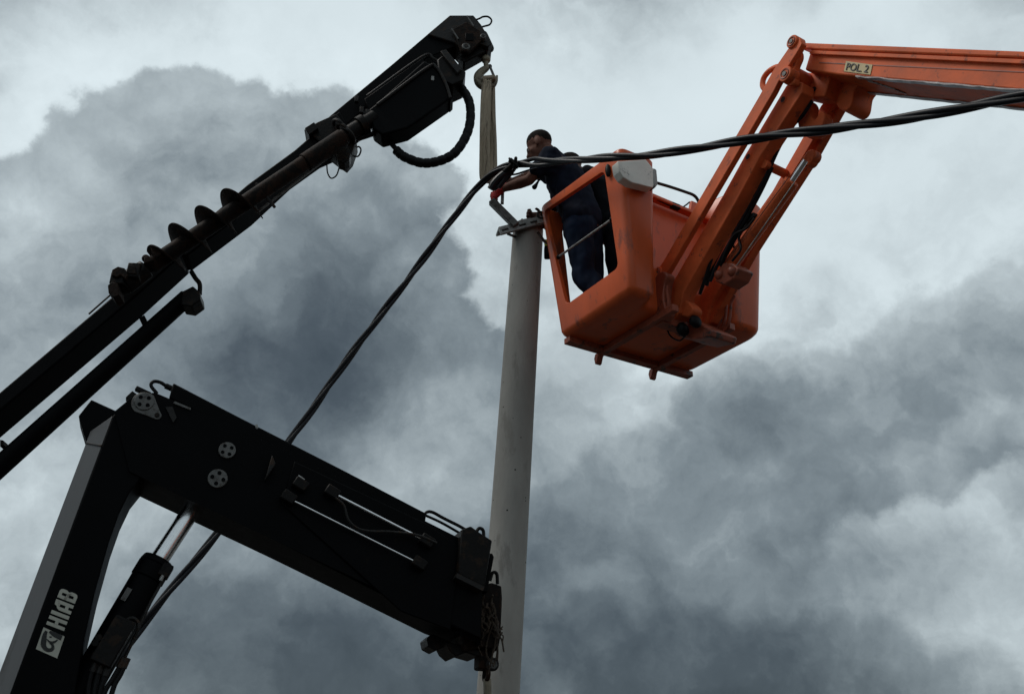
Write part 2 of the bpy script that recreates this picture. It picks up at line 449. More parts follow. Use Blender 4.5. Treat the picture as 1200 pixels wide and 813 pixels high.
# telescopic cover on the near face, slightly proud
mb = MB(); fr, bk = HP.poly([(330, 590), (345, 540), (500, 613), (540, 640), (528, 738), (470, 716)], T1 - .01, T1 + .010)
mb.prism(fr, bk).build('side_rib', 'black_paint', boom, bevel=.005)
# extension cylinder box lying on the boom
mb = MB(); fr, bk = HP.poly([(203, 448), (280, 488), (400, 549), (500, 601), (498, 616), (400, 566), (280, 507), (198, 466)], -.05, .09)
mb.prism(fr, bk).build('top_cylinder', 'black_paint', crane, bevel=.008)
mb = MB(); fr, bk = HP.poly([(205, 470), (224, 478), (223, 480), (203, 472)], T1 - .01, T1 + .012)
mb.prism(fr, bk).build('top_plate_edge', 'worn_zinc', boom)
# hose bend behind the cylinder's head
mb = MB(); mb.tube(catmull([HP.pt(184, 461, .05), HP.pt(177, 452, .05), HP.pt(180, 447, .05), HP.pt(188, 448, .05), HP.pt(196, 453, .05), HP.pt(205, 457, .05)], 6), .0085, 8)
mb.cyl(HP.pt(194, 452, .05), HP.pt(203, 456, .05), .014)
mb.build('hose_bend', 'rubber', crane)
mb = MB(); mb.bar(HP.pt(159, 455, .08), HP.pt(176, 463, .08), .03, .022, HN); mb.bar(HP.pt(150, 470, .08), HP.pt(158, 462, .08), .05, .03, HN)
mb.build('valve_bracket', 'black_greasy', crane, bevel=.004)
# pin retaining covers with four holes
def cover(c, r, rot, link=None):
    mb = MB(); n = HN; u = (HU * cos(rot) + Z * sin(rot)); w = n.cross(u)
    c = Vector(c)
    seg = 28; vs = []; 
    mb.cyl(c - n * .01, c + n * .012, r, r, 28)
    ob = mb.build('pin_cover', 'worn_zinc', crane, bevel=.002)
    for k in range(4):
        a = k * pi / 2 + .5
        q = c + (u * cos(a) + w * sin(a)) * r * .58
        MB().cyl(q + n * .008, q + n * .0145, r * .21, r * .21, 12).build('bolt_hole', 'black_paint', ob)
    return ob
cv = cover(HP.pt(169, 471, T1), .043, .3)
mb = MB(); A = HP.pt(169, 473, T1); B = HP.pt(184, 487, T1)
d = (B - A).normalized(); sd = HN.cross(d)
ol = []
for k in range(13):
    a = pi / 2 + pi * k / 12; ol.append(A + (d * cos(a) + sd * sin(a)) * .056)
for k in range(9):
    a = -pi / 2 + pi * k / 8; ol.append(B + (d * cos(a) + sd * sin(a)) * .020)
mb.prism([p + HN * .006 for p in ol], [p - HN * .01 for p in ol]).build('keeper_plate', 'worn_zinc', crane, bevel=.002)
MB().cyl(B + HN * .004, B + HN * .012, .011, .011, 12).build('keeper_bolt', 'black_greasy', crane)
cover(HP.pt(266, 528, T1), .039, .1); cover(HP.pt(255, 561, T1), .044, .9)
mb = MB(); fr, bk = HP.poly([(194, 477), (202, 476), (207, 489), (203, 495)], T1 - .01, T1 + .01); mb.prism(fr, bk).build('decal_plate', 'dark_steel', boom)
mb = MB(); fr, bk = HP.poly([(319, 533), (323, 543), (311, 561)], T1 - .01, T1 + .05); mb.prism(fr, bk).build('stop_bracket', 'dark_steel', boom, bevel=.003)
mb = MB(); mb.bar(HP.pt(300, 498, .08), HP.pt(301, 503, .08), .02, .012); mb.build('grease_nipple', 'galvanised', boom)
# polished extension rods along the near face
for (a, b, r) in (((391, 578), (500, 634), .0065), ((339, 584), (491, 660), .0045)):
    MB().cyl(HP.pt(*a, T1 + .04), HP.pt(*b, T1 + .04), r, r, 16).build('extension_rod', 'chrome', boom)
for q in ((389, 577), (338, 583), (500, 634), (491, 660), (352, 568)):
    c = HP.pt(*q, T1 + .03); MB().bar(c - HU * .03 + Z * .016, c + HU * .03 - Z * .016, .05, .05, HN).build('rod_clamp', 'black_greasy', boom, bevel=.006)
# small fittings near the clamp
mb = MB(); mb.cyl(HP.pt(349, 558, T1 + .03), HP.pt(356, 563, T1 + .03), .009); mb.cyl(HP.pt(347, 564, T1 + .03), HP.pt(356, 570, T1 + .03), .006)
mb.build('hose_fitting', 'galvanised', boom)
mb = MB(); mb.tube(catmull([HP.pt(x, y, T1 + .055) for x, y in ((393, 583), (403, 592), (408, 608), (418, 618), (432, 622), (460, 623), (490, 627), (512, 636))], 6), .0062, 8)
mb.build('hydraulic_hose', 'dark_steel', boom)
mb = MB(); mb.tube(catmull([HP.pt(x, y, .06) for x, y in ((495, 606), (500, 600), (507, 600), (520, 607), (538, 616), (548, 622))], 6), .008, 8)
mb.tube(catmull([HP.pt(x, y, .02) for x, y in ((470, 592), (490, 600), (515, 611), (540, 625))], 6), .007, 8)
mb.build('tip_hose', 'rubber', boom)
# extension head boxes at the boom end
mb = MB(); fr, bk = HP.poly([(541, 620), (552, 616), (560, 622), (577, 633), (568, 688), (537, 672)], -.10, T1 + .05)
mb.prism(fr, bk).build('guide_box', 'black_greasy', boom, bevel=.006)
mb = MB(); fr, bk = HP.poly([(536, 671), (568, 687), (566, 692), (534, 676)], T1, T1 + .06); mb.prism(fr, bk).build('guide_lip', 'dark_steel', boom)
mb = MB(); fr, bk = HP.poly([(568, 648), (577, 648), (579, 652), (571, 694), (562, 690)], -.06, T1 - .01); mb.prism(fr, bk).build('slide_plate', 'black_paint', boom, bevel=.003)
mb = MB(); fr, bk = HP.poly([(560, 690), (576, 682), (588, 686), (589, 700), (587, 745), (584, 762), (566, 758), (545, 762), (535, 720)], -.11, .08)
mb.prism(fr, bk).build('boom_tip', 'rusty_steel', boom, bevel=.008)
for pts, w in (([(557, 626), (561, 619), (566, 621), (567, 630)], .006), ([(574, 680), (577, 671), (582, 672), (583, 684)], .006)):
    MB().tube(catmull([HP.pt(x, y, .06) for x, y in pts], 5), .009, 8).build('lifting_eye', 'black_greasy', boom)
# stubs under the boom end
mb = MB(); fr, bk = HP.poly([(500, 748), (507, 742), (525, 750), (523, 756), (511, 762), (502, 757)], -TH, -.02); mb.prism(fr, bk).build('wear_pad', 'black_greasy', boom, bevel=.004)
mb = MB(); fr, bk = HP.poly([(522, 752), (545, 755), (563, 762), (562, 769), (545, 764), (535, 769), (527, 762)], -TH, .04); mb.prism(fr, bk).build('wear_pad', 'black_greasy', boom, bevel=.004)
# frayed wire-rope ends stuffed at the tip
mb = MB(); rr = random.Random(3)
for k in range(38):
    x0 = 555 + rr.random() * 32; y0 = 690 + rr.random() * 50; L = 14 + rr.random() * rr.random() * 60
    ps = [HP.pt(x0 + rr.uniform(-2, 2) + rr.uniform(-5, 5), y0 + L * i / 3 + rr.uniform(-4, 4), .085 + rr.uniform(0, .04)) for i in range(4)]
    mb.tube(catmull(ps, 3), rr.uniform(.002, .006), 5)
fray = mb.build('frayed_rope', 'rope', boom); fray['kind'] = 'stuff'
# hook block under the tip
hk = thing('chain_hook', 'rusty hook and shackle hanging under the black crane boom end, before the concrete pole', 'hook', HP.pt(572, 770, 0))
c0 = HP.pt(573, 770, .0)
mb = MB(); mb.bar(HP.pt(567, 757, 0), HP.pt(566, 785, 0), .09, .07, HN); mb.build('clevis', 'rusty_steel', hk, bevel=.01)
mb = MB(); mb.cyl(HP.pt(577, 778, .07), HP.pt(577, 778, -.05), .032); mb.build('shackle_pin', 'dark_steel', hk, bevel=.004)
mb = MB(); mb.cyl(HP.pt(578, 778, .085), HP.pt(578, 778, .06), .022, seg=6); mb.build('pin_nut', 'worn_zinc', hk)
mb = MB(); mb.ring(HP.pt(570, 790, .01), HU, .032, .012, sx=.8); mb.build('chain_link', 'rusty_steel', hk)
ps = [HP.pt(572, 806, .01) + HU * (.07 * sin(t)) - Z * (.06 + .07 * (1 - cos(t))) for t in [i * .33 for i in range(14)]]
mb = MB(); mb.tube([HP.pt(571, 795, .01)] + ps, [.02] * 10 + [.016, .014, .011, .008, .005], 10); mb.build('hook_body', 'hook_steel', hk)

# main lift cylinder of the crane
ax0 = HP.pt(229, 592, .0); ax1 = HP.pt(80, 842, .03)
axd = (ax1 - ax0).normalized()
bA = HP.pt(186, 655, .01)
mb = MB(); mb.cyl(ax0 - axd * .08, bA + axd * .05, .042, .042, 28); mb.build('piston_rod', 'chrome', crane)
mb = MB(); mb.cyl(bA, bA + axd * .03, .066, .074, 28); mb.cyl(bA + axd * .03, bA + axd * .10, .074, .074, 28); mb.cyl(bA + axd * .1, ax1 + axd * .5, .070, .070, 28)
barrel = mb.build('cylinder_barrel', 'black_paint', crane, bevel=.004)
lx = HP.pt(148, 696, .085); MB().box(lx, axd * .028, HN.cross(axd) * .011, HN * .004).build('rating_plate', 'worn_zinc', barrel)
mb = MB()
side = HN.cross(axd).normalized()
if side.x < 0: side = -side
vb = HP.pt(133, 752, .10); mb.box(vb, axd * .10, side * .045, HN * .045)
mb.build('valve_block', 'black_greasy', barrel, bevel=.006)
for q in ((112, 754), (116, 748), (112, 768), (118, 762)):
    c = HP.pt(*q, .085); MB().cyl(c - HN * .01, c + HN * .03, .018, .016, 12).build('valve_plug', 'black_greasy', barrel, bevel=.003)
for q, r in (((149, 743), .012), ((146, 749), .009)):
    c = HP.pt(*q, .13); MB().cyl(c - axd * .016, c + axd * .016, r, r, 12).build('brass_fitting', 'galvanised', barrel, bevel=.002)
mb = MB(); mb.tube(catmull([HP.pt(x, y, .115) for x, y in ((139, 744), (143, 733), (150, 725), (157, 724), (162, 729), (162, 736))], 6), .007, 8); mb.build('steel_pipe', 'dark_steel', barrel)
mb = MB(); mb.tube(catmull([HP.pt(x, y, .055) for x, y in ((193, 672), (186, 688), (176, 706), (165, 730), (155, 752), (142, 780), (130, 813), (115, 850))], 6), .0075, 8); mb.build('steel_pipe', 'dark_steel', barrel)
mb = MB(); c = HP.pt(194, 669, .05); mb.box(c, axd * .03, side * .024, HN * .03); mb.build('port_block', 'black_greasy', barrel, bevel=.005)
mb = MB(); mb.cyl(HP.pt(191, 674, .075), HP.pt(188, 680, .075), .008); mb.build('port_fitting', 'galvanised', barrel)
for k, pts in enumerate([((112, 778), (106, 792), (103, 812), (104, 850)), ((119, 780), (113, 796), (110, 815), (112, 850)), ((126, 783), (121, 797), (116, 815), (112, 850)),
                         ((148, 774), (141, 790), (133, 805), (124, 840)), ((144, 774), (132, 795), (122, 812), (112, 850))]):
    mb = MB(); P = [HP.pt(x, y, .11) for x, y in pts]
    mb.tube(catmull(P, 6), .011, 9)
    h = mb.build('hydraulic_hose', 'rubber', barrel)
    MB().cyl(P[0] + (P[0] - P[1]).normalized() * .012, P[0] + (P[1] - P[0]).normalized() * .03, .0145, .0145, 10).build('hose_ferrule', 'dark_steel', h)

# lettering and emblem on the column, thin cream vinyl
def face_frame(p00, p10, p01, off):            # px corners: origin, end of x, end of y
    o = HP.pt(*p00, off); x = HP.pt(*p10, off) - o; y = HP.pt(*p01, off) - o
    return o, x, y
o, x, y = face_frame((75, 739), (92.5, 695), (54, 731), TH)
def vin(mbx, pts, t=.0022):
    f = [o + x * u + y * v + HN * t for u, v in pts]; mbx.prism(f, [p - HN * (t + .001) for p in f])
letters = {
    'H': [[(0, 0), (.085, 0), (.085, 1), (0, 1)], [(.085, .42), (.155, .42), (.155, .60), (.085, .60)], [(.155, 0), (.24, 0), (.24, 1), (.155, 1)]],
    'I': [[(.29, 0), (.38, 0), (.38, 1), (.29, 1)]],
    'A': [[(.43, 0), (.515, 0), (.515, .86), (.47, .80), (.43, .66)], [(.515, .86), (.515, .70), (.585, .70), (.585, 1), (.53, .97)], [(.515, .22), (.585, .22), (.585, .40), (.515, .40)],
          [(.585, 0), (.67, 0), (.67, 1), (.585, 1)]],
    'B': [[(.72, 0), (.805, 0), (.805, 1), (.72, 1)], [(.805, 0), (.90, 0), (.945, .06), (.96, .16), (.875, .18), (.805, .17)], [(.805, .43), (.875, .43), (.93, .50), (.90, .57), (.805, .58)],
          [(.805, .83), (.875, .82), (.965, .84), (.945, .94), (.90, 1), (.805, 1)], [(.875, .18), (.96, .16), (.965, .36), (.93, .50), (.875, .43)], [(.875, .82), (.965, .84), (.965, .64), (.93, .50), (.90, .57), (.875, .58)]],
}
for L, polys in letters.items():
    mb = MB()
    for p in polys: vin(mb, p)
    mb.build('letter', 'cream_vinyl', column)
o, x, y = face_frame((67, 771), (75.8, 745.5), (42, 760), TH)
mb = MB(); vin(mb, [(0, 0), (1, 0), (1, 1), (0, 1)], .0022)
emb_o = mb.build('emblem', 'cream_vinyl', column)
mb = MB()
def vin2(pts):
    f = [o + x * u + y * v + HN * .0036 for u, v in pts]; mb.prism(f, [p - HN * .0028 for p in f])
def stroke(c, ws):
    c = catmull([Vector((a, b, 0)) for a, b in c], 8); n = len(c)
    for i in range(n - 1):
        d = (c[i + 1] - c[i]).normalized(); s_ = Vector((-d.y, d.x, 0))
        def w(j):
            f = j / (n - 1) * (len(ws) - 1); k = min(int(f), len(ws) - 2); return ws[k] + (ws[k + 1] - ws[k]) * (f - k)
        vin2([tuple((c[i] - s_ * w(i))[:2]), tuple((c[i + 1] - s_ * w(i + 1))[:2]), tuple((c[i + 1] + s_ * w(i + 1))[:2]), tuple((c[i] + s_ * w(i))[:2])])
stroke([(.90, .82), (.72, .84), (.50, .80), (.28, .74), (.17, .58), (.20, .40), (.34, .32), (.46, .40), (.46, .52)], [.06, .09, .12, .12, .09, .075, .07, .06, .02])   # trunk curl
stroke([(.93, .70), (.90, .45), (.88, .10)], [.05, .11, .11])                                                                                     # brow corner
stroke([(.58, .70), (.52, .52), (.58, .36), (.74, .24)], [.02, .045, .05, .03])                                                                   # tusk
stroke([(.70, .56), (.76, .58)], [.05, .05])                                                                                                      # eye
mb.build('emblem_drawing', 'lettering', emb_o)

# ================================================================== far crane boom with the auger
PG = radians(5)
GN = Vector((sin(PG), -cos(PG), 0))
GP = PL((-.2, 6.38, 7), GN)
GU = GP.u if GP.u.x > 0 else -GP.u
base_pt = GP.pt(-330, 800, 0)
derrick = thing('boom_crane', 'long black telescopic crane boom rising to a hook above the pole', 'crane', (base_pt.x, base_pt.y, 0))
# base section
mb = MB(); fr, bk = GP.poly([(-330, 743), (0, 459), (133, 346), (206, 287), (212, 296), (222, 321, 1), (165, 373, 1), (0, 514, 1), (-330, 800, 1)], -.17, .11)
gb = mb.prism(fr, bk).build('base_boom', 'black_paint', derrick, bevel=.012)
# mast and foot out of frame
mb = MB(); mb.box((base_pt.x, base_pt.y + .02, base_pt.z / 2 + .15), (.28, 0, 0), (0, .28, 0), (0, 0, base_pt.z / 2 + .1)); mb.build('mast', 'black_paint', derrick, bevel=.02)
mb = MB(); mb.box((base_pt.x, base_pt.y + .02, .05), (.8, 0, 0), (0, .8, 0), (0, 0, .05)); mb.build('base_plate', 'dark_steel', derrick, bevel=.01)
# inner sections
mb = MB(); fr, bk = GP.poly([(190, 302), (290, 216), (345, 176), (398, 130), (415, 160), (375, 198, 1), (340, 223, 1), (295, 265, 1), (226, 317, 1)], -.14, .08)
mb.prism(fr, bk).build('middle_boom', 'black_paint', derrick, bevel=.010)
mb = MB(); fr, bk = GP.poly([(385, 137), (460, 75), (527, 18), (553, 19), (545, 50), (500, 84, 1), (440, 133, 1), (400, 168, 1)], -.10, .07)
ib = mb.prism(fr, bk).build('tip_boom', 'black_paint', derrick, bevel=.008)
# collar stop at the end of the middle section
mb = MB(); fr, bk = GP.poly([(356, 152), (372, 143), (390, 135), (394, 133), (418, 163), (412, 180), (405, 188), (396, 182)], -.08, .10)
mb.prism(fr, bk).build('end_collar', 'black_greasy', derrick, bevel=.008)
mb = MB(); fr, bk = GP.poly([(357, 150), (368, 143), (373, 150), (362, 158)], -.08, .14); mb.prism(fr, bk).build('roller_block', 'black_greasy', derrick, bevel=.005)
for k in range(3):
    c = GP.pt(398 + 5 * k, 150 + 5 * k - 1, .13); MB().ring(c, (GP.pt(420, 130) - GP.pt(380, 160)), .085, .014, sx=.8).build('clamp_ring', 'dark_steel', derrick)
# lower hydraulic tube under the base section
mb = MB()
t0 = GP.pt(-330, 843, -.02); t1 = GP.pt(220, 348, -.02)
mb.cyl(t0, t1, .078, .064, 24); mb.build('lift_tube', 'black_paint', derrick, bevel=.006)
mb = MB(); fr, bk = GP.poly([(214, 341), (226, 335), (234, 342), (235, 351), (224, 359), (212, 357)], -.09, .07); mb.prism(fr, bk).build('tube_cap', 'black_greasy', derrick, bevel=.008)
mb = MB(); mb.tube(catmull([GP.pt(x, y, 0) for x, y in ((224, 318), (229, 326), (234, 333), (234, 345))], 5), .018, 8); mb.build('tube_link', 'black_greasy', derrick)
mb = MB(); fr, bk = GP.poly([(163, 373), (169, 369), (173, 379), (168, 384)], -.05, .03); mb.prism(fr, bk).build('boom_lug', 'black_paint', derrick)
mb = MB(); mb.tube([GP.pt(104, 368, 0), GP.pt(130, 345, 0)], .007, 6); mb.build('signal_wire', 'rubber', derrick)
mb = MB(); fr, bk = GP.poly([(0, 515), (4, 516), (4, 521), (0, 523)], -.05, .03); mb.prism(fr, bk).build('boom_lug', 'rusty_steel', derrick)
# light rail beside the auger
mb = MB(); mb.bar(GP.pt(300, 250, .16), GP.pt(384, 185, .16), .02, .012); mb.build('guide_rail', 'worn_zinc', derrick)
# boom head
mb = MB(); fr, bk = GP.poly([(501, 40), (527, 18), (555, 18), (564, 29), (577, 51), (572, 55), (560, 50), (549, 62), (541, 58), (533, 50)], -.11, .10)
hd = mb.prism(fr, bk).build('boom_head', 'dark_steel', derrick, bevel=.008)
mb = MB(); fr, bk = GP.poly([(531, 34), (546, 26), (562, 36), (566, 46), (549, 62), (540, 60)], .09, .125); mb.prism(fr, bk).build('cheek_plate', 'rusty_steel', hd, bevel=.004)
c = GP.pt(550, 44, .125); MB().box(c, GU * .036, Z * .044, GN * .006).build('cheek_opening', 'black_paint', hd, bevel=.012)
for q, r in (((546, 57), .036), ((566, 45), .026)):
    c = GP.pt(*q, .12); pv = MB().cyl(c - GN * .02, c + GN * .03, r, r, 18).build('pivot_pin', 'worn_zinc', hd, bevel=.004)
    MB().cyl(c + GN * .026, c + GN * .034, r * .5, r * .5, 12).build('pin_bolt', 'dark_steel', pv)
for q in ((529, 39), (547, 24)):
    MB().bar(GP.pt(q[0], q[1] - 5, .13), GP.pt(q[0] + 8, q[1] + 7, .13), .012, .012).build('weld_bead', 'worn_zinc', hd)
MB().tube(catmull([GP.pt(x, y, .02) for x, y in ((554, 25), (562, 22), (566, 20), (572, 20), (576, 24), (574, 29), (568, 31), (560, 33))], 6), .0085, 8).build('wire_loop', 'rubber', hd)
# hook nose link
mb = MB(); mb.cap(GP.pt(566, 42, 0), GP.pt(574, 57, 0), .045, .038); mb.build('nose_link', 'dark_steel', hd)
mb = MB(); mb.bar(GP.pt(540, 76, 0), GP.pt(565, 62, 0), .13, .085, GN); mb.build('side_arm', 'black_greasy', derrick, bevel=.012)
# auger drive: motor and its guard under the tip
mb = MB(); fr, bk = GP.poly([(512, 70), (522, 62), (530, 68), (546, 84), (543, 94), (530, 100), (515, 92)], -.10, .14); mb.prism(fr, bk).build('gear_motor', 'black_greasy', derrick, bevel=.012)
mb = MB(); fr, bk = GP.poly([(516, 60), (523, 58), (541, 80), (536, 86)], -.12, .17); mb.prism(fr, bk).build('motor_flange', 'dark_steel', derrick, bevel=.006)
mb = MB(); fr, bk = GP.poly([(437, 150), (432, 128), (440, 122), (497, 71), (515, 80), (524, 95), (527, 116), (478, 150), (448, 158)], -.02, .16)
gd = mb.prism(fr, bk).build('drive_guard', 'black_paint', derrick, bevel=.015)
for pl_, t in (([(430, 113), (495, 67), (508, 69), (524, 80)], .10), ([(442, 123), (500, 80), (511, 79), (522, 97), (528, 115)], .172)):
    MB().tube(catmull([GP.pt(x, y, t) for x, y in pl_], 6), .013, 8).build('guard_edge', 'dark_steel', gd)
mb = MB(); fr, bk = GP.poly([(427, 116), (495, 68), (500, 76), (440, 126), (432, 128)], .04, .13); mb.prism(fr, bk).build('guard_plate', 'black_paint', gd, bevel=.005)
mb = MB(); fr, bk = GP.poly([(521, 108), (531, 115), (528, 118), (516, 117)], .0, .15); mb.prism(fr, bk).build('guard_foot', 'black_paint', gd)
MB().box(GP.pt(507, 92, .162), GU * .012, Z * .022, GN * .003).build('guard_slot', 'galvanised', gd)
# shaft joining the drive and the collar
mb = MB(); mb.cyl(GP.pt(402, 162, .12), GP.pt(440, 137, .12), .07, .06); mb.cyl(GP.pt(421, 149, .12), GP.pt(428, 145, .12), .085, .085); mb.build('drive_shaft', 'black_greasy', derrick, bevel=.004)
for q in ((418, 117), (424, 130), (431, 133)):
    c = GP.pt(*q, .13); MB().box(c, GU * .016, Z * .03, GN * .02).build('hose_clip', 'dark_steel', derrick, bevel=.003)
mb = MB(); mb.tube(catmull([GP.pt(x, y, .08) for x, y in ((414, 168), (420, 163), (428, 160), (440, 157), (452, 163))], 5), .022, 8); mb.build('hose_stub', 'rubber', derrick)
mb = MB(); mb.tube(catmull([GP.pt(x, y, 0) for x, y in ((414, 176), (420, 172), (423, 176), (420, 183), (414, 183), (411, 180))], 5), .007, 6); mb.build('wire_loop', 'rubber', derrick)
mb = MB(); mb.tube(catmull([GP.pt(x, y, 0) for x, y in ((383, 194), (384, 203), (388, 209), (394, 206), (397, 198), (398, 190))], 5), .006, 6); mb.build('safety_chain', 'dark_steel', derrick)
mb = MB(); fr, bk = GP.poly([(392, 176), (408, 170), (411, 180), (409, 187), (403, 191), (396, 189)], .03, .14); mb.prism(fr, bk).build('drive_bracket', 'black_greasy', derrick, bevel=.006)
# thick corrugated hose loop
path = catmull([GP.pt(x, y, .02) for x, y in ((530, 92), (541, 104), (550, 120), (551, 142), (545, 162), (532, 180), (514, 189), (494, 191), (474, 184), (464, 176))], 16)
rs = [.040 if (i % 7) < 5 else .0368 for i in range(len(path))]
hl = MB().tube(path, rs, 14).build('corrugated_hose', 'rubber', derrick, smooth=60)
MB().tube(catmull([GP.pt(x, y, .02) for x, y in ((466, 177), (459, 169), (452, 162), (446, 157))], 4), .022, 10).build('hose_end', 'rubber', hl)

# auger stowed along the near side of the boom
aug = thing('auger_drill', 'rusty earth auger with spiral flighting stowed along the crane boom', 'auger', GP.pt(190, 302, .25))
A0 = GP.pt(176, 312, .25); A1 = GP.pt(404, 160, .25)
ad = (A1 - A0).normalized()
MB().cyl(A0, A1, .062, .062, 24).build('auger_shaft', 'rusty_steel', aug)
MB().cyl(A1 - ad * .40, A1 - ad * .02, .074, .074, 24).build('shaft_sleeve', 'rusty_steel', aug, bevel=.004)
F0 = GP.pt(183, 307, .25); F1 = GP.pt(297, 231, .25)
u = ad.orthogonal().normalized(); w = ad.cross(u)
LEN = (F1 - F0).length
AUG0 = .9; turns = 3.72; steps = 170; vs = []; fs = []
for i in range(steps + 1):
    t = i / steps; a = t * turns * 2 * pi + AUG0
    c = F0 + ad * (LEN * t); e = u * cos(a) + w * sin(a); ro = .172 * min(1, .6 + t * 6)
    for th_ in (-.006, .006):
        vs += [c + e * .05 + ad * th_, c + e * ro + ad * th_ * .6]
for i in range(steps):
    b = i * 4; q = b + 4
    fs += [(b, b + 1, q + 1, q), (b + 3, b + 2, q + 2, q + 3), (b + 1, b + 3, q + 3, q + 1), (b + 2, b, q, q + 2)]
fs += [(0, 2, 3, 1), (steps * 4, steps * 4 + 1, steps * 4 + 3, steps * 4 + 2)]
MB().add(vs, fs).build('flighting', 'rusty_steel', aug, smooth=60)
mb = MB(); mb.tube([GP.pt(300, 215, .25), GP.pt(322, 243, .25)], .012, 6); mb.build('tie_wire', 'dark_steel', aug)
# cutting head
mb = MB(); mb.cyl(GP.pt(172, 315, .25), GP.pt(146, 333, .25), .075, .085, 9); mb.cyl(GP.pt(146, 333, .25), GP.pt(136, 340, .25), .085, .05, 9); mb.box(GP.pt(140, 330, .28), GU * .05, Z * .05, GN * .06); mb.box(GP.pt(158, 320, .30), GU * .045, Z * .06, GN * .05); mb.build('cutting_head', 'black_greasy', aug, bevel=.01)
for pts in ([(150, 322), (146, 314), (138, 312), (131, 316), (131, 323), (137, 325), (141, 322), (147, 327)], [(131, 330), (126, 334), (127, 343), (133, 349), (140, 345), (138, 332)], [(160, 321), (158, 311), (150, 310), (148, 320)],
            [(168, 309), (169, 301), (174, 299), (180, 305)], [(184, 302), (178, 296), (176, 290), (181, 288), (190, 297)]):
    mb = MB(); fr, bk = GP.poly(pts, .22, .36); mb.prism(fr, bk).build('cutting_tooth', 'rusty_steel', aug, bevel=.006)
for q in ((171, 303), (165, 312), (150, 330)):
    MB().sph(GP.pt(*q, .27), .03).build('head_bolt', 'rusty_steel', aug)

# ================================================================== hook and sling over the pole
HOY = GP.pt(570, 90, 0)
hook = thing('lifting_hook', 'pale worn steel crane hook with safety latch holding the webbing sling', 'hook', HOY)
mb = MB(); mb.ring(GP.pt(570, 61, 0), GU, .045, .014); mb.build('shackle', 'dark_steel', hook)
mb = MB(); mb.sph(GP.pt(569.5, 70, 0), .042); mb.cyl(GP.pt(569.5, 72, 0), GP.pt(569.5, 79, 0), .024, .02); mb.build('swivel', 'hook_steel', hook)
ps = [(569.5, 76), (570, 80), (566, 83), (561, 88), (560, 94), (563, 100), (570, 103), (577, 101), (581, 96), (582.5, 89)]
path = catmull([GP.pt(x, y, 0) for x, y in ps], 6); n = len(path)
rs = [.020 + .018 * sin(pi * min(1, i / (n * .75))) if i < n * .75 else .022 * (1 - (i / n - .75) / .30) + .004 for i in range(n)]
MB().tube(path, rs, 12).build('hook_body', 'hook_steel', hook, smooth=60)
mb = MB(); mb.bar(GP.pt(574, 78, .0), GP.pt(579, 90, .0), .03, .016, GN); mb.sph(GP.pt(574, 78, 0), .02); mb.build('safety_latch', 'worn_zinc', hook, bevel=.003)
# webbing sling: a folded band over the hook, two legs closing on the cable
sling = thing('webbing_sling', 'frayed beige webbing sling hanging from the crane hook down to the cable', 'sling', GP.pt(568, 213, 0))
def strap(name, pts, wid, th_, seed):
    rr = random.Random(seed); P = catmull([p for p, _ in pts], 7); Wd = []
    W2 = [Vector(wv) for _, wv in pts]; Wc = catmull(W2, 7)
    vs = []; fs = []; NC = 7
    for i, p in enumerate(P):
        d = (P[min(i + 1, len(P) - 1)] - P[max(i - 1, 0)]).normalized()
        sd = Wc[i]; nrm = d.cross(sd).normalized()
        fold = [.006 * sin(3.1 * k + seed + i * .13) + .005 * sin(7 * k + i * .31) for k in range(NC)]
        for k in range(NC):
            f = k / (NC - 1) * 2 - 1
            vs.append(p + sd * f + nrm * (fold[k] + th_))
        for k in range(NC):
            f = k / (NC - 1) * 2 - 1
            vs.append(p + sd * f + nrm * (fold[k] - th_))
    M = NC * 2
    for i in range(len(P) - 1):
        b = i * M; q = b + M
        for k in range(NC - 1):
            fs.append((b + k, b + k + 1, q + k + 1, q + k)); fs.append((b + NC + k + 1, b + NC + k, q + NC + k, q + NC + k + 1))
        fs.append((b, q, q + NC, b + NC)); fs.append((b + NC - 1, b + M - 1, q + M - 1, q + NC - 1))
    fs.append(tuple(list(range(NC)) + list(range(M - 1, NC - 1, -1)))); e = (len(P) - 1) * M
    fs.append(tuple([e + k for k in range(NC - 1, -1, -1)] + [e + k for k in range(NC, M)]))
    return MB().add(vs, fs).build(name, 'webbing', sling, smooth=50)
def hw(px): return GU * (px * 8.0 / 1100 / 2)
strap('strap_leg', [(GP.pt(569, 97, .05), hw(8)), (GP.pt(571, 94, .07), hw(9)), (GP.pt(570, 104, .08), hw(12)), (GP.pt(568.5, 140, .07), hw(12)), (GP.pt(568, 175, .05), hw(12)), (GP.pt(568, 205, .03), hw(12)), (GP.pt(569, 215, .0), hw(9))], .1, .005, 1)
strap('strap_leg', [(GP.pt(575, 97, .0), hw(8)), (GP.pt(576, 94, .0), hw(9)), (GP.pt(575.5, 104, -.02), hw(9) + GN * .02), (GP.pt(575, 140, -.03), hw(9) + GN * .03), (GP.pt(576.5, 175, -.02), hw(10) + GN * .03), (GP.pt(577, 200, -.01), hw(10) + GN * .03), (GP.pt(574, 212, .0), hw(8))], .1, .005, 2)
MB().bar(GP.pt(565, 94, .03), GP.pt(581, 92.5, .03), .075, .045, GN).build('sling_eye', 'webbing', sling, bevel=.015)

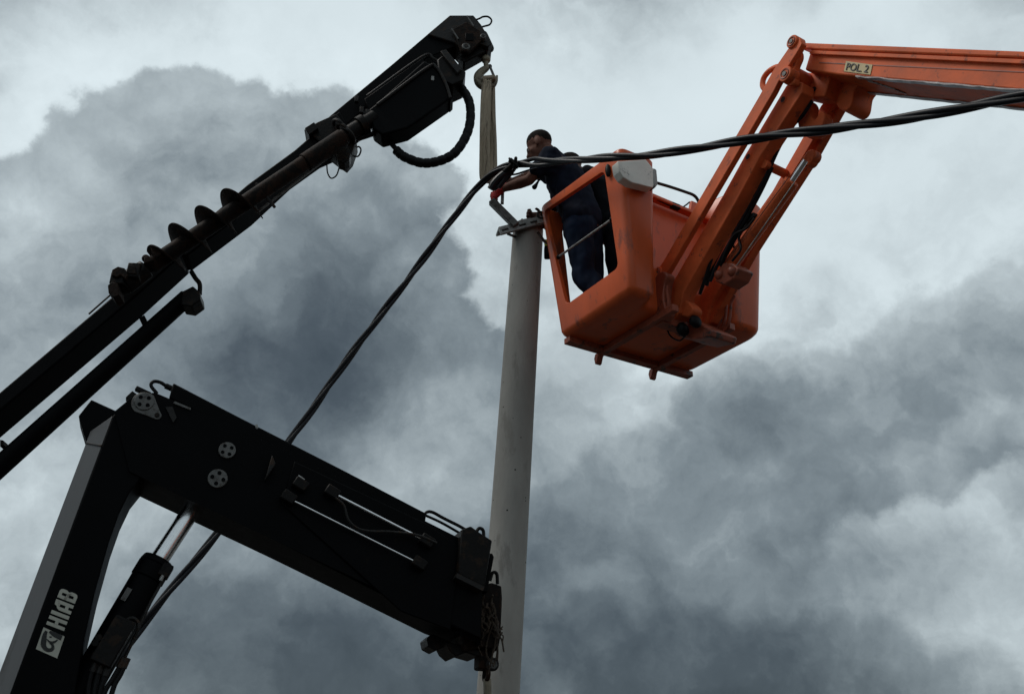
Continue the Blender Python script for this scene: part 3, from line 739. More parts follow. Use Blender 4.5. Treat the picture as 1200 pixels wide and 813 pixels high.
# ================================================================== concrete utility pole
PT = dp(619, 268, 7.62)                       # centre of its top
lean = Vector((math.tan(radians(3.6)), -math.tan(radians(2.0)), 1)).normalized()
PB = PT - lean * (PT.z / lean.z)
pole = thing('utility_pole', 'round grey concrete utility pole with a steel bracket on its top', 'pole', PB)
def pole_r(h): return .1225 + .0055 * (PT.z - h)
def pax(h): return PT - lean * ((PT.z - h) / lean.z)
mb = MB(); hs = [-.3, 0, 1, 2, 3, 4, 4.8, PT.z - .012, PT.z]
mb.tube([pax(h) for h in hs], [pole_r(h) - (.012 if h == PT.z else 0) for h in hs], 48)
shaft = mb.build('shaft', 'concrete', pole, smooth=50)
rr = random.Random(11)
for k in range(26):
    h = rr.uniform(2.1, PT.z - .08); a = radians(-90 + rr.uniform(-75, 75)); r = pole_r(h)
    e = Vector((cos(a), sin(a), 0)); sx = rr.uniform(.003, .008)
    MB().ell(pax(h) + e * (r - .002), (Vector((-e.y, e.x, 0)) * sx * rr.uniform(.7, 1.3), Z * sx * rr.uniform(.6, 1.2), e * .004), 10, 6).build('pock_mark', 'pock', shaft)
# cap plate and bracket
FRN = Vector((0, -1, 0))
cap = MB().tube([PT + Z * .0, PT + Z * .022], [.118, .118], 28).build('cap_plate', 'galvanised', pole, bevel=.004)
for k in range(8):
    a = k * pi / 4 + .2; q = PT + Vector((cos(a), sin(a), 0)) * .088 + Z * .022
    MB().cyl(q, q + Z * .018, .013, .013, 6).build('cap_bolt', 'worn_zinc', cap)
yb = PT.y - .155
b0 = at(585.5, 271.5, yb - .04); b1 = at(636, 258, yb + .03)
bd = (b1 - b0).normalized(); bn = Vector((bd.y, -bd.x, 0)).normalized()
mb = MB(); mb.box((b0 + b1) / 2, (b1 - b0) / 2, bn * .012, bn.cross(bd).normalized() * .032); 
brk = mb.build('bracket_channel', 'galvanised', pole, bevel=.004)
up = bn.cross(bd).normalized()
if up.z < 0: up = -up
mb = MB(); mb.box((b0 + b1) / 2 + up * .03 - bn * .05, (b1 - b0) / 2 - bd * .004, bn * .06, up * .008); mb.build('bracket_flange', 'galvanised', brk, bevel=.002)
for f in (.12, .52, .78):
    c = b0.lerp(b1, f) + bn * .013; MB().box(c, bd * .03, up * .009, bn * .003).build('bolt_slot', 'pock', brk, bevel=.004)
MB().bar(at(595, 274, yb), pax(PT.z - .12) + Vector((-.10, -.07, 0)), .018, .014).build('bracket_stay', 'worn_zinc', pole)
MB().bar(at(630, 272, yb + .02), at(641, 287, yb + .06), .018, .014).build('bracket_stay', 'worn_zinc', pole)
arm0 = at(576, 236, yb - .03); arm1 = at(605, 265, yb - .03)
MB().bar(arm0, arm1, .058, .058, (0, 1, 0)).build('bracket_arm', 'worn_zinc', pole, bevel=.006)
MB().bar(at(589, 226, yb - .02), at(588.5, 239, yb - .02), .026, .026, (0, 1, 0)).build('drop_pin', 'galvanised', pole, bevel=.004)

# ================================================================== twisted overhead cable
cpts = [(20, 940, 5.3), (100, 822, 5.55), (165, 735, 5.85), (210, 679, 6.05), (255, 624, 6.25), (340, 515, 6.65), (420, 404, 7.0), (490, 312, 7.28), (535, 250, 7.45), (560, 219, 7.52), (580, 201, 7.45),
        (604, 192, 7.28), (640, 190, 6.95), (680, 188, 6.62), (720, 184.5, 6.32), (770, 181, 6.05), (830, 172, 5.78), (900, 160, 5.5), (980, 150, 5.18), (1060, 138.5, 4.88), (1130, 126, 4.62), (1200, 112.5, 4.38), (1300, 92, 4.05), (1500, 50, 3.5)]
C = catmull([dp(*p) for p in cpts], 20)
L = [0]
for i in range(1, len(C)): L.append(L[-1] + (C[i] - C[i - 1]).length)
cable = thing('overhead_cable', 'thick black twisted overhead cable running across the basket and past the pole top', 'cable', C[0])
Tn = [(C[min(i + 1, len(C) - 1)] - C[max(i - 1, 0)]).normalized() for i in range(len(C))]
U = [Tn[0].orthogonal().normalized()]
for i in range(1, len(C)): U.append(Tn[i - 1].rotation_difference(Tn[i]) @ U[-1])
kx = L[next(i for i, p in enumerate(C) if i == 11 * 20)]
for s in range(3):
    P = []
    for i in range(len(C)):
        a = L[i] / 1.25 * 2 * pi + s * 2 * pi / 3 + .5 * sin(L[i] * 1.3 + s)
        q = L[i] - kx                                          # the strands open up a little right of the tie
        spread = .0140 + .016 * math.exp(-((q - .24) / .16) ** 2) + .003 * sin(L[i] * 3.1 + s * 2)
        P.append(C[i] + (U[i] * cos(a) + Tn[i].cross(U[i]) * sin(a)) * spread)
    MB().tube(P, [.0160] * len(L), 10).build('strand', 'cable_sheath', cable, smooth=60)
# tie clamp and loose tails at the pole
tie = dp(603, 192, 7.2)
mb = MB(); mb.cap(dp(577, 216, 7.4), dp(603, 191, 7.22), .030, .020); mb.build('suspension_clamp', 'black_greasy', cable)
mb = MB(); mb.bar(dp(597, 187, 7.2), dp(608, 196, 7.2), .03, .03); mb.cap(dp(603, 195, 7.2), dp(604.5, 185.5, 7.2), .016, .013); mb.cap(dp(600, 191, 7.2), dp(597, 186, 7.2), .013, .009); mb.build('clamp_bolt', 'black_greasy', cable, bevel=.004)
for pts, r in (([(604, 196), (596, 207), (588, 215), (579, 222)], .016), ([(598, 205), (606, 204), (618, 200), (630, 197)], .008), ([(584, 220), (590, 212), (594, 204)], .02), ([(575, 222), (580, 214), (588, 206), (599, 199)], .03)):
    MB().tube(catmull([dp(x, y, 7.3) for x, y in pts], 6), r, 9).build('cable_tail', 'cable_sheath', cable)

# ================================================================== orange boom lift with its basket
TA = radians(32)
BA = Vector((cos(TA), sin(TA), 0)); BB = Vector((-sin(TA), cos(TA), 0))
N0 = Vector((0.859, 5.455, 4.65))
LA, LB, BH = 1.14, .84, 1.09
FL = .10
TILT = .085 / 1.09                      # the top rim rises slightly towards the far side
def bk_(p, q, h): return N0 + BA * p + BB * q + Z * (h * (1 + TILT * q))
lift = thing('boom_lift', 'orange boom lift with an open fibreglass basket carrying two workers beside the pole', 'boom lift',
             (5.2, -1.4, 0))
def rnd(corners, segs=6):
    o = []; n = len(corners)
    for i in range(n):
        (x, y, r) = corners[i]; p = Vector((x, y)); a = Vector(corners[i - 1][:2]); b = Vector(corners[(i + 1) % n][:2])
        d0 = (a - p).normalized(); d1 = (b - p).normalized()
        for k in range(segs + 1):
            t = k / segs; q0 = p + d0 * r; q1 = p + d1 * r
            o.append(q0 * (1 - t) ** 2 + p * 2 * t * (1 - t) + q1 * t * t)
    return o
def outline(f, ins):
    e = f - ins; nd_ = .15 + ins
    return rnd([(-.085 - e, -e, .06), (.12 - ins, -e, .04), (.16 - ins, nd_, .04), (.80 + ins, nd_, .05), (.85 + ins, -e, .05), (LA + e, -e, .13), (LA + e, LB + e, .10), (-.085 - e, LB + e, .08)])
rings_ = [(0.0, .055), (.004, .035), (.014, .018), (.030, .006), (.05, .0), (.3, 0), (.6, 0), (.9, 0), (BH - .02, 0), (BH - .004, .006), (BH, .018)]
vs = []; fs = []
for h, ins in rings_:
    ol = outline(FL * h / BH, ins); M = len(ol)
    vs += [bk_(p.x, p.y, h) for p in ol]
# inner wall
inner = [(BH, .032), (.9, .032), (.06, .032)]
for h, ins in inner:
    ol = outline(FL * h / BH, ins); vs += [bk_(p.x, p.y, h) for p in ol]
T = len(rings_) + len(inner)
for i in range(T - 1):
    for k in range(M):
        k2 = (k + 1) % M; fs.append((i * M + k, i * M + k2, (i + 1) * M + k2, (i + 1) * M + k))
fs.append(tuple(range(M - 1, -1, -1))); fs.append(tuple((T - 1) * M + k for k in range(M)))
shell = MB().add(vs, fs).build('basket_shell', 'orange_gelcoat', lift, smooth=40)
def hit(px, py, o_, n_):
    r = ray(px, py); return CAM + r * ((Vector(o_) - CAM).dot(n_) / r.dot(n_))
def cutter(pts):                              # list of (front, back) points
    m = MB(); m.prism(*pts); c = m.build('cut', 'orange_gelcoat', lift); return c
def local(w): d = w - N0; return d.dot(BA), d.dot(BB), d.z / (1 + TILT * d.dot(BB))
# end window (gate side), traced on the flared end face
wq = []
for px, py in ((642.5, 249.5), (713.5, 202), (720.5, 312), (659.5, 356)):
    w_ = hit(px, py, bk_(-.135, 0, 0), BA); _, q, h = local(w_); wq.append((q, h))
wr = rnd([(q, h, .05) for q, h in wq], 5)
c1 = cutter(([bk_(-.3, p.x, p.y) for p in wr], [bk_(.03, p.x, p.y) for p in wr]))
fr_ = rnd([(.03, .22, .05), (LA - .12, .22, .07), (LA - .10, BH - .13, .07), (.01, BH - .13, .05)], 5)
c2 = cutter(([bk_(p.x, .6, p.y) for p in fr_], [bk_(p.x, 1.3, p.y) for p in fr_]))
# lowered middle of the mounting side
w_ = hit(765, 223, bk_(0, .12, 0), BB); hm = local(w_)[2]
cm = [(.235, hm), (.68, hm - .01), (.76, BH + .2), (.235, BH + .2)]
c3 = cutter(([bk_(p, -.25, h) for p, h in cm], [bk_(p, .33, h) for p, h in cm]))
for c in (c1, c2, c3):
    b = shell.modifiers.new('b', 'BOOLEAN'); b.operation = 'DIFFERENCE'; b.object = c; b.solver = 'EXACT'
me = evalmesh(shell); shell.modifiers.clear(); shell.data = me
for c in (c1, c2, c3): bpy.data.objects.remove(c)
me.polygons.foreach_set('use_smooth', [True] * len(me.polygons)); me.set_sharp_from_angle(angle=radians(38))
bv = shell.modifiers.new('bevel', 'BEVEL'); bv.width = .006; bv.segments = 2; bv.limit_method = 'ANGLE'; bv.angle_limit = radians(50)
# thin dark seal round the end window
wi = rnd([(q, h, .055) for q, h in wq], 5)
def ring_pts(s, dp_):
    cx = sum(p.x for p in wi) / len(wi); cy = sum(p.y for p in wi) / len(wi)
    return [bk_(-.10 * (cy + (p.y - cy) * s) / BH - .001 + dp_, cx + (p.x - cx) * s, cy + (p.y - cy) * s) for p in wi]
# bar across the window
g0 = hit(654.5, 301, bk_(-.115, 0, 0), BA); g1 = hit(717, 257, bk_(-.115, 0, 0), BA)
MB().cyl(g0, g1, .009, .009, 10).build('gate_bar', 'galvanised', lift)
for g_ in (g0, g1): MB().sph(g_, .018).build('bar_end', 'rubber', lift)
c = hit(712.5, 200, bk_(-.185, 0, 0), BA); MB().ell(c, (BA * .02, BB * .022, Z * .055)).build('gate_latch', 'rubber', lift)
# eye ring on the far post
c = hit(634, 252, bk_(-.165, 0, 0), BA); MB().ring(c, BA * .4 + BB, .028, .010, 18, 8).build('tether_ring', 'dark_steel', lift)
# pale cover over the control box on the near post
q_ = [(724, 189), (757, 187), (766, 198), (768.5, 214), (765, 220), (741, 214), (731, 208), (726, 201)]
ff = [hit(px, py, bk_(0, -.16, 0), BB) for px, py in q_]
MB().prism(ff, [p + BB * .07 for p in ff]).build('control_box_cover', 'pale_plastic', lift, bevel=.005)
ff = [hit(px, py, bk_(0, -.165, 0), BB) for px, py in ((766, 197), (769.5, 199), (771, 216), (768, 220), (766, 214))]
MB().prism(ff, [p + BB * .06 for p in ff]).build('cover_side', 'galvanised', lift, bevel=.005)
# handrail, ledge and junction box on the mounting side
hp_ = lambda x, y, q: hit(x, y, bk_(0, q, 0), BB)
MB().tube(catmull([hp_(x, y, .16) for x, y in ((768, 214), (785, 219), (803, 225), (813, 229), (818, 235), (820, 243))], 6), .012, 10).build('handrail', 'dark_steel', lift)
a0 = hp_(764, 232, .10); a1 = hp_(836, 262, .10)
MB().bar(a0, a1, .06, .022, BB).build('panel_ledge', 'orange_gelcoat', lift, bevel=.005)
bx = hp_(791, 242, .09); MB().box(bx, BA * .04, BB * .02, Z * .02).build('junction_box', 'rubber', lift, bevel=.006)
MB().tube(catmull([hp_(x, y, .09) for x, y in ((768, 233), (776, 237), (785, 241), (797, 244), (803, 241), (808, 237))], 6), .006, 7).build('wire', 'rubber', lift)
# frame beneath the floor
for p in (.28, .80):
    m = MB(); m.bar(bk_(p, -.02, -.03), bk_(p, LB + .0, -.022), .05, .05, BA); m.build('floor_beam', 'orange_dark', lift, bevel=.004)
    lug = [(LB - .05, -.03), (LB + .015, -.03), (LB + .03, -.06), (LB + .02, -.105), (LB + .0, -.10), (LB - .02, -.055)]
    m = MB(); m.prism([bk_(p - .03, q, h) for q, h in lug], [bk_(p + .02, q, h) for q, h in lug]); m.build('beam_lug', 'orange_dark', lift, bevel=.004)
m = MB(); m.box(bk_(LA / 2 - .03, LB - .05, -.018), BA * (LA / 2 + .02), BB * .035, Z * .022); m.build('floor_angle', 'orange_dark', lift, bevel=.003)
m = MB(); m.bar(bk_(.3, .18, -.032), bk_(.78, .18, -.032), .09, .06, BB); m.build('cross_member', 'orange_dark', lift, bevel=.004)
m = MB(); m.box(bk_(LA / 2, LB / 2, .055), BA * (LA / 2 - .06), BB * (LB / 2 - .05), Z * .012); 
# ---- linkage
NA = -BA
PM = LA * .5
def plane(p): return PL(bk_(p, 0, 0), NA)
P1 = plane(.40); P2 = plane(.74); PMID = plane(.57); PR = plane(.33)
def smooth_loop(pts, k=5):
    n = len(pts); o = []
    for i in range(n):
        a, b, c, d = (Vector(pts[(i + q) % n]) for q in (-1, 0, 1, 2))
        for j in range(k):
            t = j / k
            o.append(tuple(.5 * ((2 * b) + (c - a) * t + (2 * a - 5 * b + 4 * c - d) * t * t + (3 * b - a - 3 * c + d) * t ** 3)))
    return o
def slab(pl, pts, t0, t1, name, mat, parent=None, bevel=.006, soft=False):
    if soft: pts = smooth_loop(pts)
    m = MB(); m.prism(*pl.poly(pts, t0, t1)); return m.build(name, mat, parent or lift, bevel=bevel)
arm1 = slab(P1, [(921, 101), (930, 94), (940, 97), (940, 108), (890, 184), (862, 237), (801, 342), (796, 366), (786, 378), (776, 366), (780, 345), (847, 229), (874, 180), (908, 123)], -.11, .0, 'link_arm', 'orange_paint')
arm2 = slab(P2, [(962, 124), (975, 108), (990, 116), (988, 130, 1), (957, 184, 1), (888, 292, 1), (850, 352, 1), (838, 382, 1), (822, 392), (808, 384), (806, 370), (826, 338), (905, 224)], -.05, .05, 'link_arm', 'orange_paint')
slab(P2, [(988, 124, 1), (998, 119, 1), (958, 190, 1), (889, 297, 1), (842, 380, 1), (834, 384, 1), (883, 290, 1), (952, 182, 1)], -.055, .012, 'arm_flange', 'orange_paint', arm2, .004)
# channel web between (shaded side of the first arm, shade put into its colour)
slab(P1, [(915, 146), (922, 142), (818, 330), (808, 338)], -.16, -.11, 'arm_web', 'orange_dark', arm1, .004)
# holes
for px, py, pl in ((918, 117, P1), (877, 184, P1)):
    c = pl.pt(px, py, .0); h = MB().cyl(c - NA * .004, c + NA * .004, .026, .026, 20).build('hole_rim', 'orange_paint', arm1)
    MB().cyl(c, c + NA * .0055, .019, .019, 18).build('hole', 'lettering', h)
# parallel tie bar
slab(PR, [(930, 45), (937, 44), (940, 51), (935, 60), (912, 96), (906, 108), (786, 312), (780, 322), (771, 325), (768, 318), (776, 308), (890, 112), (905, 84), (925, 55)], -.022, .022, 'tie_bar', 'orange_paint', None, .005)
MB().tube(catmull([plane(.50).pt(x, y, 0) for x, y in ((899, 108), (894, 101), (895, 92), (901, 84), (910, 79), (917, 79))], 6), .020, 10).build('curved_guard', 'orange_paint', lift)
for px, py, r, pl in ((932, 51, .044, PR), (924, 89, .052, plane(.33)), (774, 321, .046, PR)):
    c = pl.pt(px, py, 0); k = MB().cyl(c - NA * .05, c + NA * .035, r, r, 24).build('pivot_boss', 'orange_paint', lift, bevel=.006)
    MB().ring(c + NA * .036, NA, r * .62, .005, 20, 6).build('boss_groove', 'orange_dark', k)
    MB().cyl(c + NA * .03, c + NA * .042, r * .32, r * .32, 14).build('boss_pin', 'worn_zinc', k)
slab(plane(.36), [(925, 62), (934, 58), (936, 66), (931, 80), (930, 98), (919, 98), (918, 86), (924, 76)], -.03, .02, 'toggle_link', 'orange_paint', None, .006, True)
# knuckle blocks joining arm and boom
slab(plane(.52), [(938, 84), (974, 88), (966, 113), (950, 114), (934, 110), (930, 96)], -.14, .0, 'knuckle_block', 'orange_paint', None, .008)
c = plane(.52).pt(954, 105, 0); MB().cyl(c - NA * .003, c + NA * .004, .018, .018, 16).build('knuckle_hole', 'lettering', lift)
c = plane(.5).pt(941, 96, 0); MB().cyl(c - NA * .2, c + NA * .1, .062, .062, 24).build('knuckle_pin', 'orange_paint', lift, bevel=.01)
MB().cyl(P1.pt(928, 118, -.05), P2.pt(946, 122, 0), .030, .030, 18).build('cross_tube', 'orange_paint', lift)
slab(plane(.58), [(934, 122), (944, 116), (950, 122), (949, 134), (955, 140), (962, 130), (966, 138), (957, 156), (938, 156)], -.05, .03, 'clevis', 'orange_paint', None, .006, True)
MB().cyl(P1.pt(895, 192, -.05), P2.pt(925, 206, 0), .030, .030, 18).build('cross_tube', 'orange_paint', lift)
slab(plane(.72), [(972, 92), (1006, 94), (1001, 106), (998, 122), (991, 129), (982, 126), (976, 110)], -.09, .09, 'hinge_lug', 'orange_paint', None, .010, True)
c = plane(.74).pt(984, 117, 0); MB().cyl(c - NA * .1, c + NA * .12, .04, .04, 20).build('hinge_pin', 'orange_dark', lift, bevel=.006)
for q in ((956, 186), (953, 190)):
    c = P2.pt(*q, .03); MB().cyl(c - NA * .01, c + NA * .06, .045, .045, 20).build('cylinder_pin', 'orange_paint', lift, bevel=.008)
# tilt cylinder lying along the second arm
CY = plane(.56)
k0 = CY.pt(928, 212, 0); k1 = CY.pt(848, 322, 0); kr = CY.pt(944, 188, 0)
bar_ = MB().cyl(k0, k1, .050, .050, 26).build('tilt_cylinder', 'orange_paint', lift, bevel=.006)
MB().cyl(k0 + (kr - k0) * -.2, kr, .018, .018, 20).build('cylinder_rod', 'chrome', bar_)
MB().tube([CY.pt(931, 214, .06), CY.pt(865, 309, .06), CY.pt(857, 318, .06)], .0045, 7).build('cylinder_pipe', 'galvanised', bar_)
MB().tube([CY.pt(924, 208, .06), CY.pt(852, 306, .06)], .0035, 7).build('cylinder_pipe', 'orange_dark', bar_)
slab(CY, [(838, 322), (846, 308), (858, 308), (866, 314), (860, 326), (848, 334), (838, 330)], -.07, .07, 'cylinder_foot', 'orange_dark', None, .01)
for px, py in ((843, 322), (858, 318)):
    c = CY.pt(px, py, .07); MB().sph(c, .035).build('foot_bolt', 'orange_dark', lift)
# hydraulic hoses between the arms
HPp = plane(.50)
for i, pts in enumerate([[(936, 128), (928, 142), (917, 160), (905, 185), (890, 215), (872, 248), (852, 280), (836, 310), (828, 335)], [(952, 118), (940, 136), (925, 152), (912, 175), (898, 206), (880, 240), (860, 275), (842, 308), (832, 330)],
                         [(905, 196), (893, 222), (876, 254), (858, 286), (844, 312)], [(886, 206), (872, 232), (852, 268), (836, 298), (828, 322), (820, 345)]]):
    MB().tube(catmull([HPp.pt(x, y, -.02 + .015 * i) for x, y in pts], 6), .0125, 8).build('hydraulic_hose', 'cable_sheath' if i < 2 else 'rubber', lift)
for i, pts in enumerate([[(880, 258), (870, 262), (864, 272), (858, 284), (862, 294), (856, 304), (846, 312)], [(876, 262), (866, 278), (868, 292), (858, 306)], [(884, 256), (874, 268), (860, 276), (850, 296), (846, 306)]]):
    MB().tube(catmull([plane(.52).pt(x, y, .03 * i) for x, y in pts], 6), .0085, 8).build('loose_hose', 'rubber', lift)
m = MB(); m.bar(plane(.52).pt(868, 268, 0), plane(.52).pt(886, 252, 0), .045, .04); m.build('valve', 'rubber', lift, bevel=.006)
for q in ((838, 280), (834, 286), (850, 262)):
    MB().bar(P1.pt(q[0] - 5, q[1] - 3, -.12), P1.pt(q[0] + 6, q[1] + 4, -.12), .03, .015).build('hose_clamp', 'dark_steel', lift)
# mounting bracket at the basket
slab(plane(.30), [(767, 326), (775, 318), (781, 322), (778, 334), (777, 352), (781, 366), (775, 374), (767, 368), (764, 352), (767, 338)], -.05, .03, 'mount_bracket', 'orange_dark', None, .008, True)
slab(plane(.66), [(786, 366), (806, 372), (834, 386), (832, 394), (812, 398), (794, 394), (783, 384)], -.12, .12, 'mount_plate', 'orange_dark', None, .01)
slab(plane(.46), [(790, 357), (797, 349), (806, 354), (812, 362), (806, 371), (796, 368)], -.06, .03, 'mount_ear', 'orange_paint', None, .008, True)
for px, py, r in ((786, 381, .042), (800, 386, .046), (815, 377, .040)):
    c = plane(.50).pt(px, py, .03); MB().ell(c, (NA * .05, BB * r * .8, Z * r * 1.15)).build('mount_nut', 'rubber', lift)
for s, X in ((0, 771), (1, 776), (2, 781)):
    MB().tube(catmull([plane(.34).pt(x + X - 771, y, .02 * s) for x, y in ((771, 330), (772, 345), (773, 356), (769, 368), (762, 374), (756, 372))], 6), .010, 8).build('loop_hose', 'orange_dark', lift)
for s, X in ((0, 0), (1, 5), (2, 10)):
    MB().tube(catmull([plane(.80).pt(x + X - 6, y, .02 * s) for x, y in ((857, 346), (853, 354), (852, 364), (850, 378), (842, 390), (832, 396))], 6), .011, 8).build('loop_hose', 'orange_dark', lift)
MB().tube(catmull([plane(.5).pt(x, y, .05) for x, y in ((768, 374), (776, 376), (781, 384), (786, 394), (796, 399), (803, 394))], 6), .006, 7).build('wire', 'rubber', lift)
# ---- main boom
PBm = plane(.44)
mb_ = slab(PBm, [(950, 59), (1200, 69.5), (1500, 82), (1900, 99), (1900, 166), (1500, 132), (1200, 106), (989, 88.5), (943, 82)], -.30, .0, 'main_boom', 'orange_paint', None, .010)
slab(PBm, [(960, 73), (1200, 84), (1500, 98), (1900, 116), (1900, 118), (1500, 99.6), (1200, 85.2), (960, 74)], -.01, .003, 'weld_line', 'orange_dark', mb_, 0)
slab(PBm, [(950, 59), (1200, 69.5), (1900, 99), (1900, 109), (1200, 75), (948, 63)], -.02, .022, 'top_flange', 'orange_paint', mb_, .003)
slab(plane(.44), [(935, 49), (943, 50), (1200, 60), (1900, 88), (1900, 97), (1200, 68), (941, 57.5), (935, 55)], -.05, .025, 'level_rod', 'orange_paint', None, .010)
# flaking protective film along the lower edges
def film(pts, w, pl, off, seed):
    rr = random.Random(seed); m = MB(); P = catmull([pl.pt(x, 88.5 + (x - 989) * .0835, 0) + BA * t - Z * .004 for x, t in pts], 10); vs = []; fs = []
    for i, p in enumerate(P):
        ww = w * (.75 + .3 * sin(i * .37 + seed) * sin(i * .11)); j = Vector((rr.uniform(-.0015, .0015), rr.uniform(-.0015, .0015), rr.uniform(-.002, .002)))
        vs += [p + BA * -.004 + Z * ww + j, p + BA * -.008 + j * 2, p - Z * ww * .6 + BA * .02 + j]
    n = len(P)
    for i in range(n - 1):
        for k in range(2): fs.append((i * 3 + k, i * 3 + k + 1, i * 3 + 4 + k, i * 3 + 3 + k))
    m.add(vs, fs); ob = m.build('protective_film', 'plastic_film', mb_, smooth=80)
    sm = ob.modifiers.new('s', 'SOLIDIFY'); sm.thickness = .003
film([(1004, 0), (1060, 0), (1120, 0), (1200, 0), (1300, 0), (1400, 0)], .009, PBm, 0, 1)
film([(958, .295), (1010, .295), (1070, .295), (1150, .295), (1250, .295), (1400, .295)], .009, PBm, 0, 2)
film([(1010, .04), (1018, .10), (1026, .17), (1030, .24)], .005, PBm, 0, 3)
# number plate
pc = [(991.3, 71.8), (1022.5, 75.9), (1019.8, 88), (988.8, 84)]
ff = [PBm.pt(x, y, .004) for x, y in pc]
plate = MB().prism(ff, [p - NA * .006 for p in ff]).build('number_plate', 'plate_yellow', mb_, bevel=.001)
def text_mesh(s, o_, x_, y_, n_, name, mat, parent, shear=.0, cond=.8):
    cu = bpy.data.curves.new('t', 'FONT'); cu.body = s; cu.extrude = .004; cu.offset = .007; cu.shear = shear
    to = bpy.data.objects.new('t', cu); COL.objects.link(to)
    me_ = evalmesh(to); bpy.data.objects.remove(to)
    xs = [v.co.x for v in me_.vertices]; ys_ = [v.co.y for v in me_.vertices]
    x0, x1_, y0, y1_ = min(xs), max(xs), min(ys_), max(ys_)
    m = MB(); m.v = [o_ + x_ * ((v.co.x - x0) / (x1_ - x0)) + y_ * ((v.co.y - y0) / (y1_ - y0)) + n_ * (v.co.z * .4 + .0025) for v in me_.vertices]
    m.f = [tuple(p.vertices) for p in me_.polygons]
    return m.build(name, mat, parent)
o_ = PBm.pt(991.3, 82.4, .004); x_ = PBm.pt(1016.8, 85.7, .004) - o_; y_ = PBm.pt(993.6, 73.9, .004) - o_
text_mesh('POL. 2', o_, x_, y_, NA, 'plate_text', 'lettering', plate)
# turret out of frame carrying the boom
te = PBm.pt(1900, 132, -.12)
m = MB(); m.bar((te.x, te.y, .1), (te.x, te.y, te.z + .15), .5, .5, BA); m.build('turret', 'orange_paint', lift, bevel=.03)
m = MB(); m.box((te.x, te.y, .06), BA * .8, BB * .8, Z * .06); m.build('turret_base', 'dark_steel', lift, bevel=.02)

# ================================================================== people
def remesh(mb, name, mat, parent, vox, smooth_it=4, disp=0.0, dscale=.1, seed=0):
    ob = mb.build(name, mat, parent, smooth=180)
    r = ob.modifiers.new('r', 'REMESH'); r.mode = 'VOXEL'; r.voxel_size = vox
    s = ob.modifiers.new('s', 'SMOOTH'); s.factor = .5; s.iterations = smooth_it
    me = evalmesh(ob); ob.modifiers.clear(); ob.data = me
    if disp:
        from mathutils import noise
        for v in me.vertices:
            p = v.co
            n1 = noise.noise(Vector((p.x / dscale + seed, p.y / dscale, p.z / dscale * .6))) + .5 * noise.noise(Vector((p.x / dscale * 2.3, p.y / dscale * 2.3 + seed, p.z / dscale * 1.2)))
            v.co = p + v.normal * n1 * disp
    me.polygons.foreach_set('use_smooth', [True] * len(me.polygons))
    return ob
def frame(f, u):
    f = Vector(f).normalized(); r = f.cross(Vector(u)).normalized(); u2 = r.cross(f).normalized(); return f, r, u2
HS = 1.08
def add_head(mb, c, f, r, u):
    c = Vector(c); f, r, u = f * HS, r * HS, u * HS
    mb.ell(c + u * .035 - f * .012, (f * .100, r * .078, u * .095))              # skull
    mb.ell(c - u * .035 + f * .022, (f * .074, r * .064, u * .085))              # face
    mb.ell(c - u * .092 + f * .045, (f * .040, r * .042, u * .030))              # chin
    mb.ell(c - u * .005 + f * .088, (f * .018, r * .050, u * .016))              # brow
    mb.cap(c - u * .008 + f * .092, c - u * .045 + f * .112, .012, .017)         # nose
    mb.ell(c - u * .066 + f * .086, (f * .014, r * .026, u * .010))              # lips
    for s in (-1, 1):
        mb.ell(c - u * .014 - f * .006 + r * s * .083, (f * .024 - u * .004, r * s * .013 - f * .010, u * .036))   # ear
        mb.ell(c - u * .035 + f * .060 + r * s * .042, (f * .022, r * .018, u * .022))                             # cheek
def finger(mb, base, d0, d1, d2, L, r):
    a = Vector(base); b = a + Vector(d0).normalized() * L * .45; c = b + Vector(d1).normalized() * L * .32; e = c + Vector(d2).normalized() * L * .26
    mb.cap(a, b, r, r * .95, 8); mb.cap(b, c, r * .95, r * .88, 8); mb.cap(c, e, r * .88, r * .75, 8)
def add_hand(mb, wrist, d, side, palm_n, grow=1.0):
    # d: wrist -> knuckles, side: towards the thumb, palm_n: the way the palm faces; fingers curl towards palm_n
    d = Vector(d).normalized(); side = Vector(side); side = (side - d * side.dot(d)).normalized(); pn = Vector(palm_n); pn = (pn - d * pn.dot(d) - side * pn.dot(side)).normalized()
    w = Vector(wrist); k = w + d * .085 * grow
    mb.ell(w + d * .048 * grow, (d * .060 * grow, side * .043 * grow, pn * .019 * grow))
    for i, L in enumerate((.076, .084, .078, .062)):
        b = k + side * (.032 - .0215 * i) * grow - pn * .003
        finger(mb, b, d * .75 + pn * .6, d * -.05 + pn, d * -.75 + pn * .55, L * grow, .0098 * grow)
    tb = w + d * .022 * grow + side * .036 * grow
    finger(mb, tb, side * .6 + d * .6 + pn * .4, d * .6 + pn * .8, d * .2 + pn * .9 - side * .5, .066 * grow, .0115 * grow)
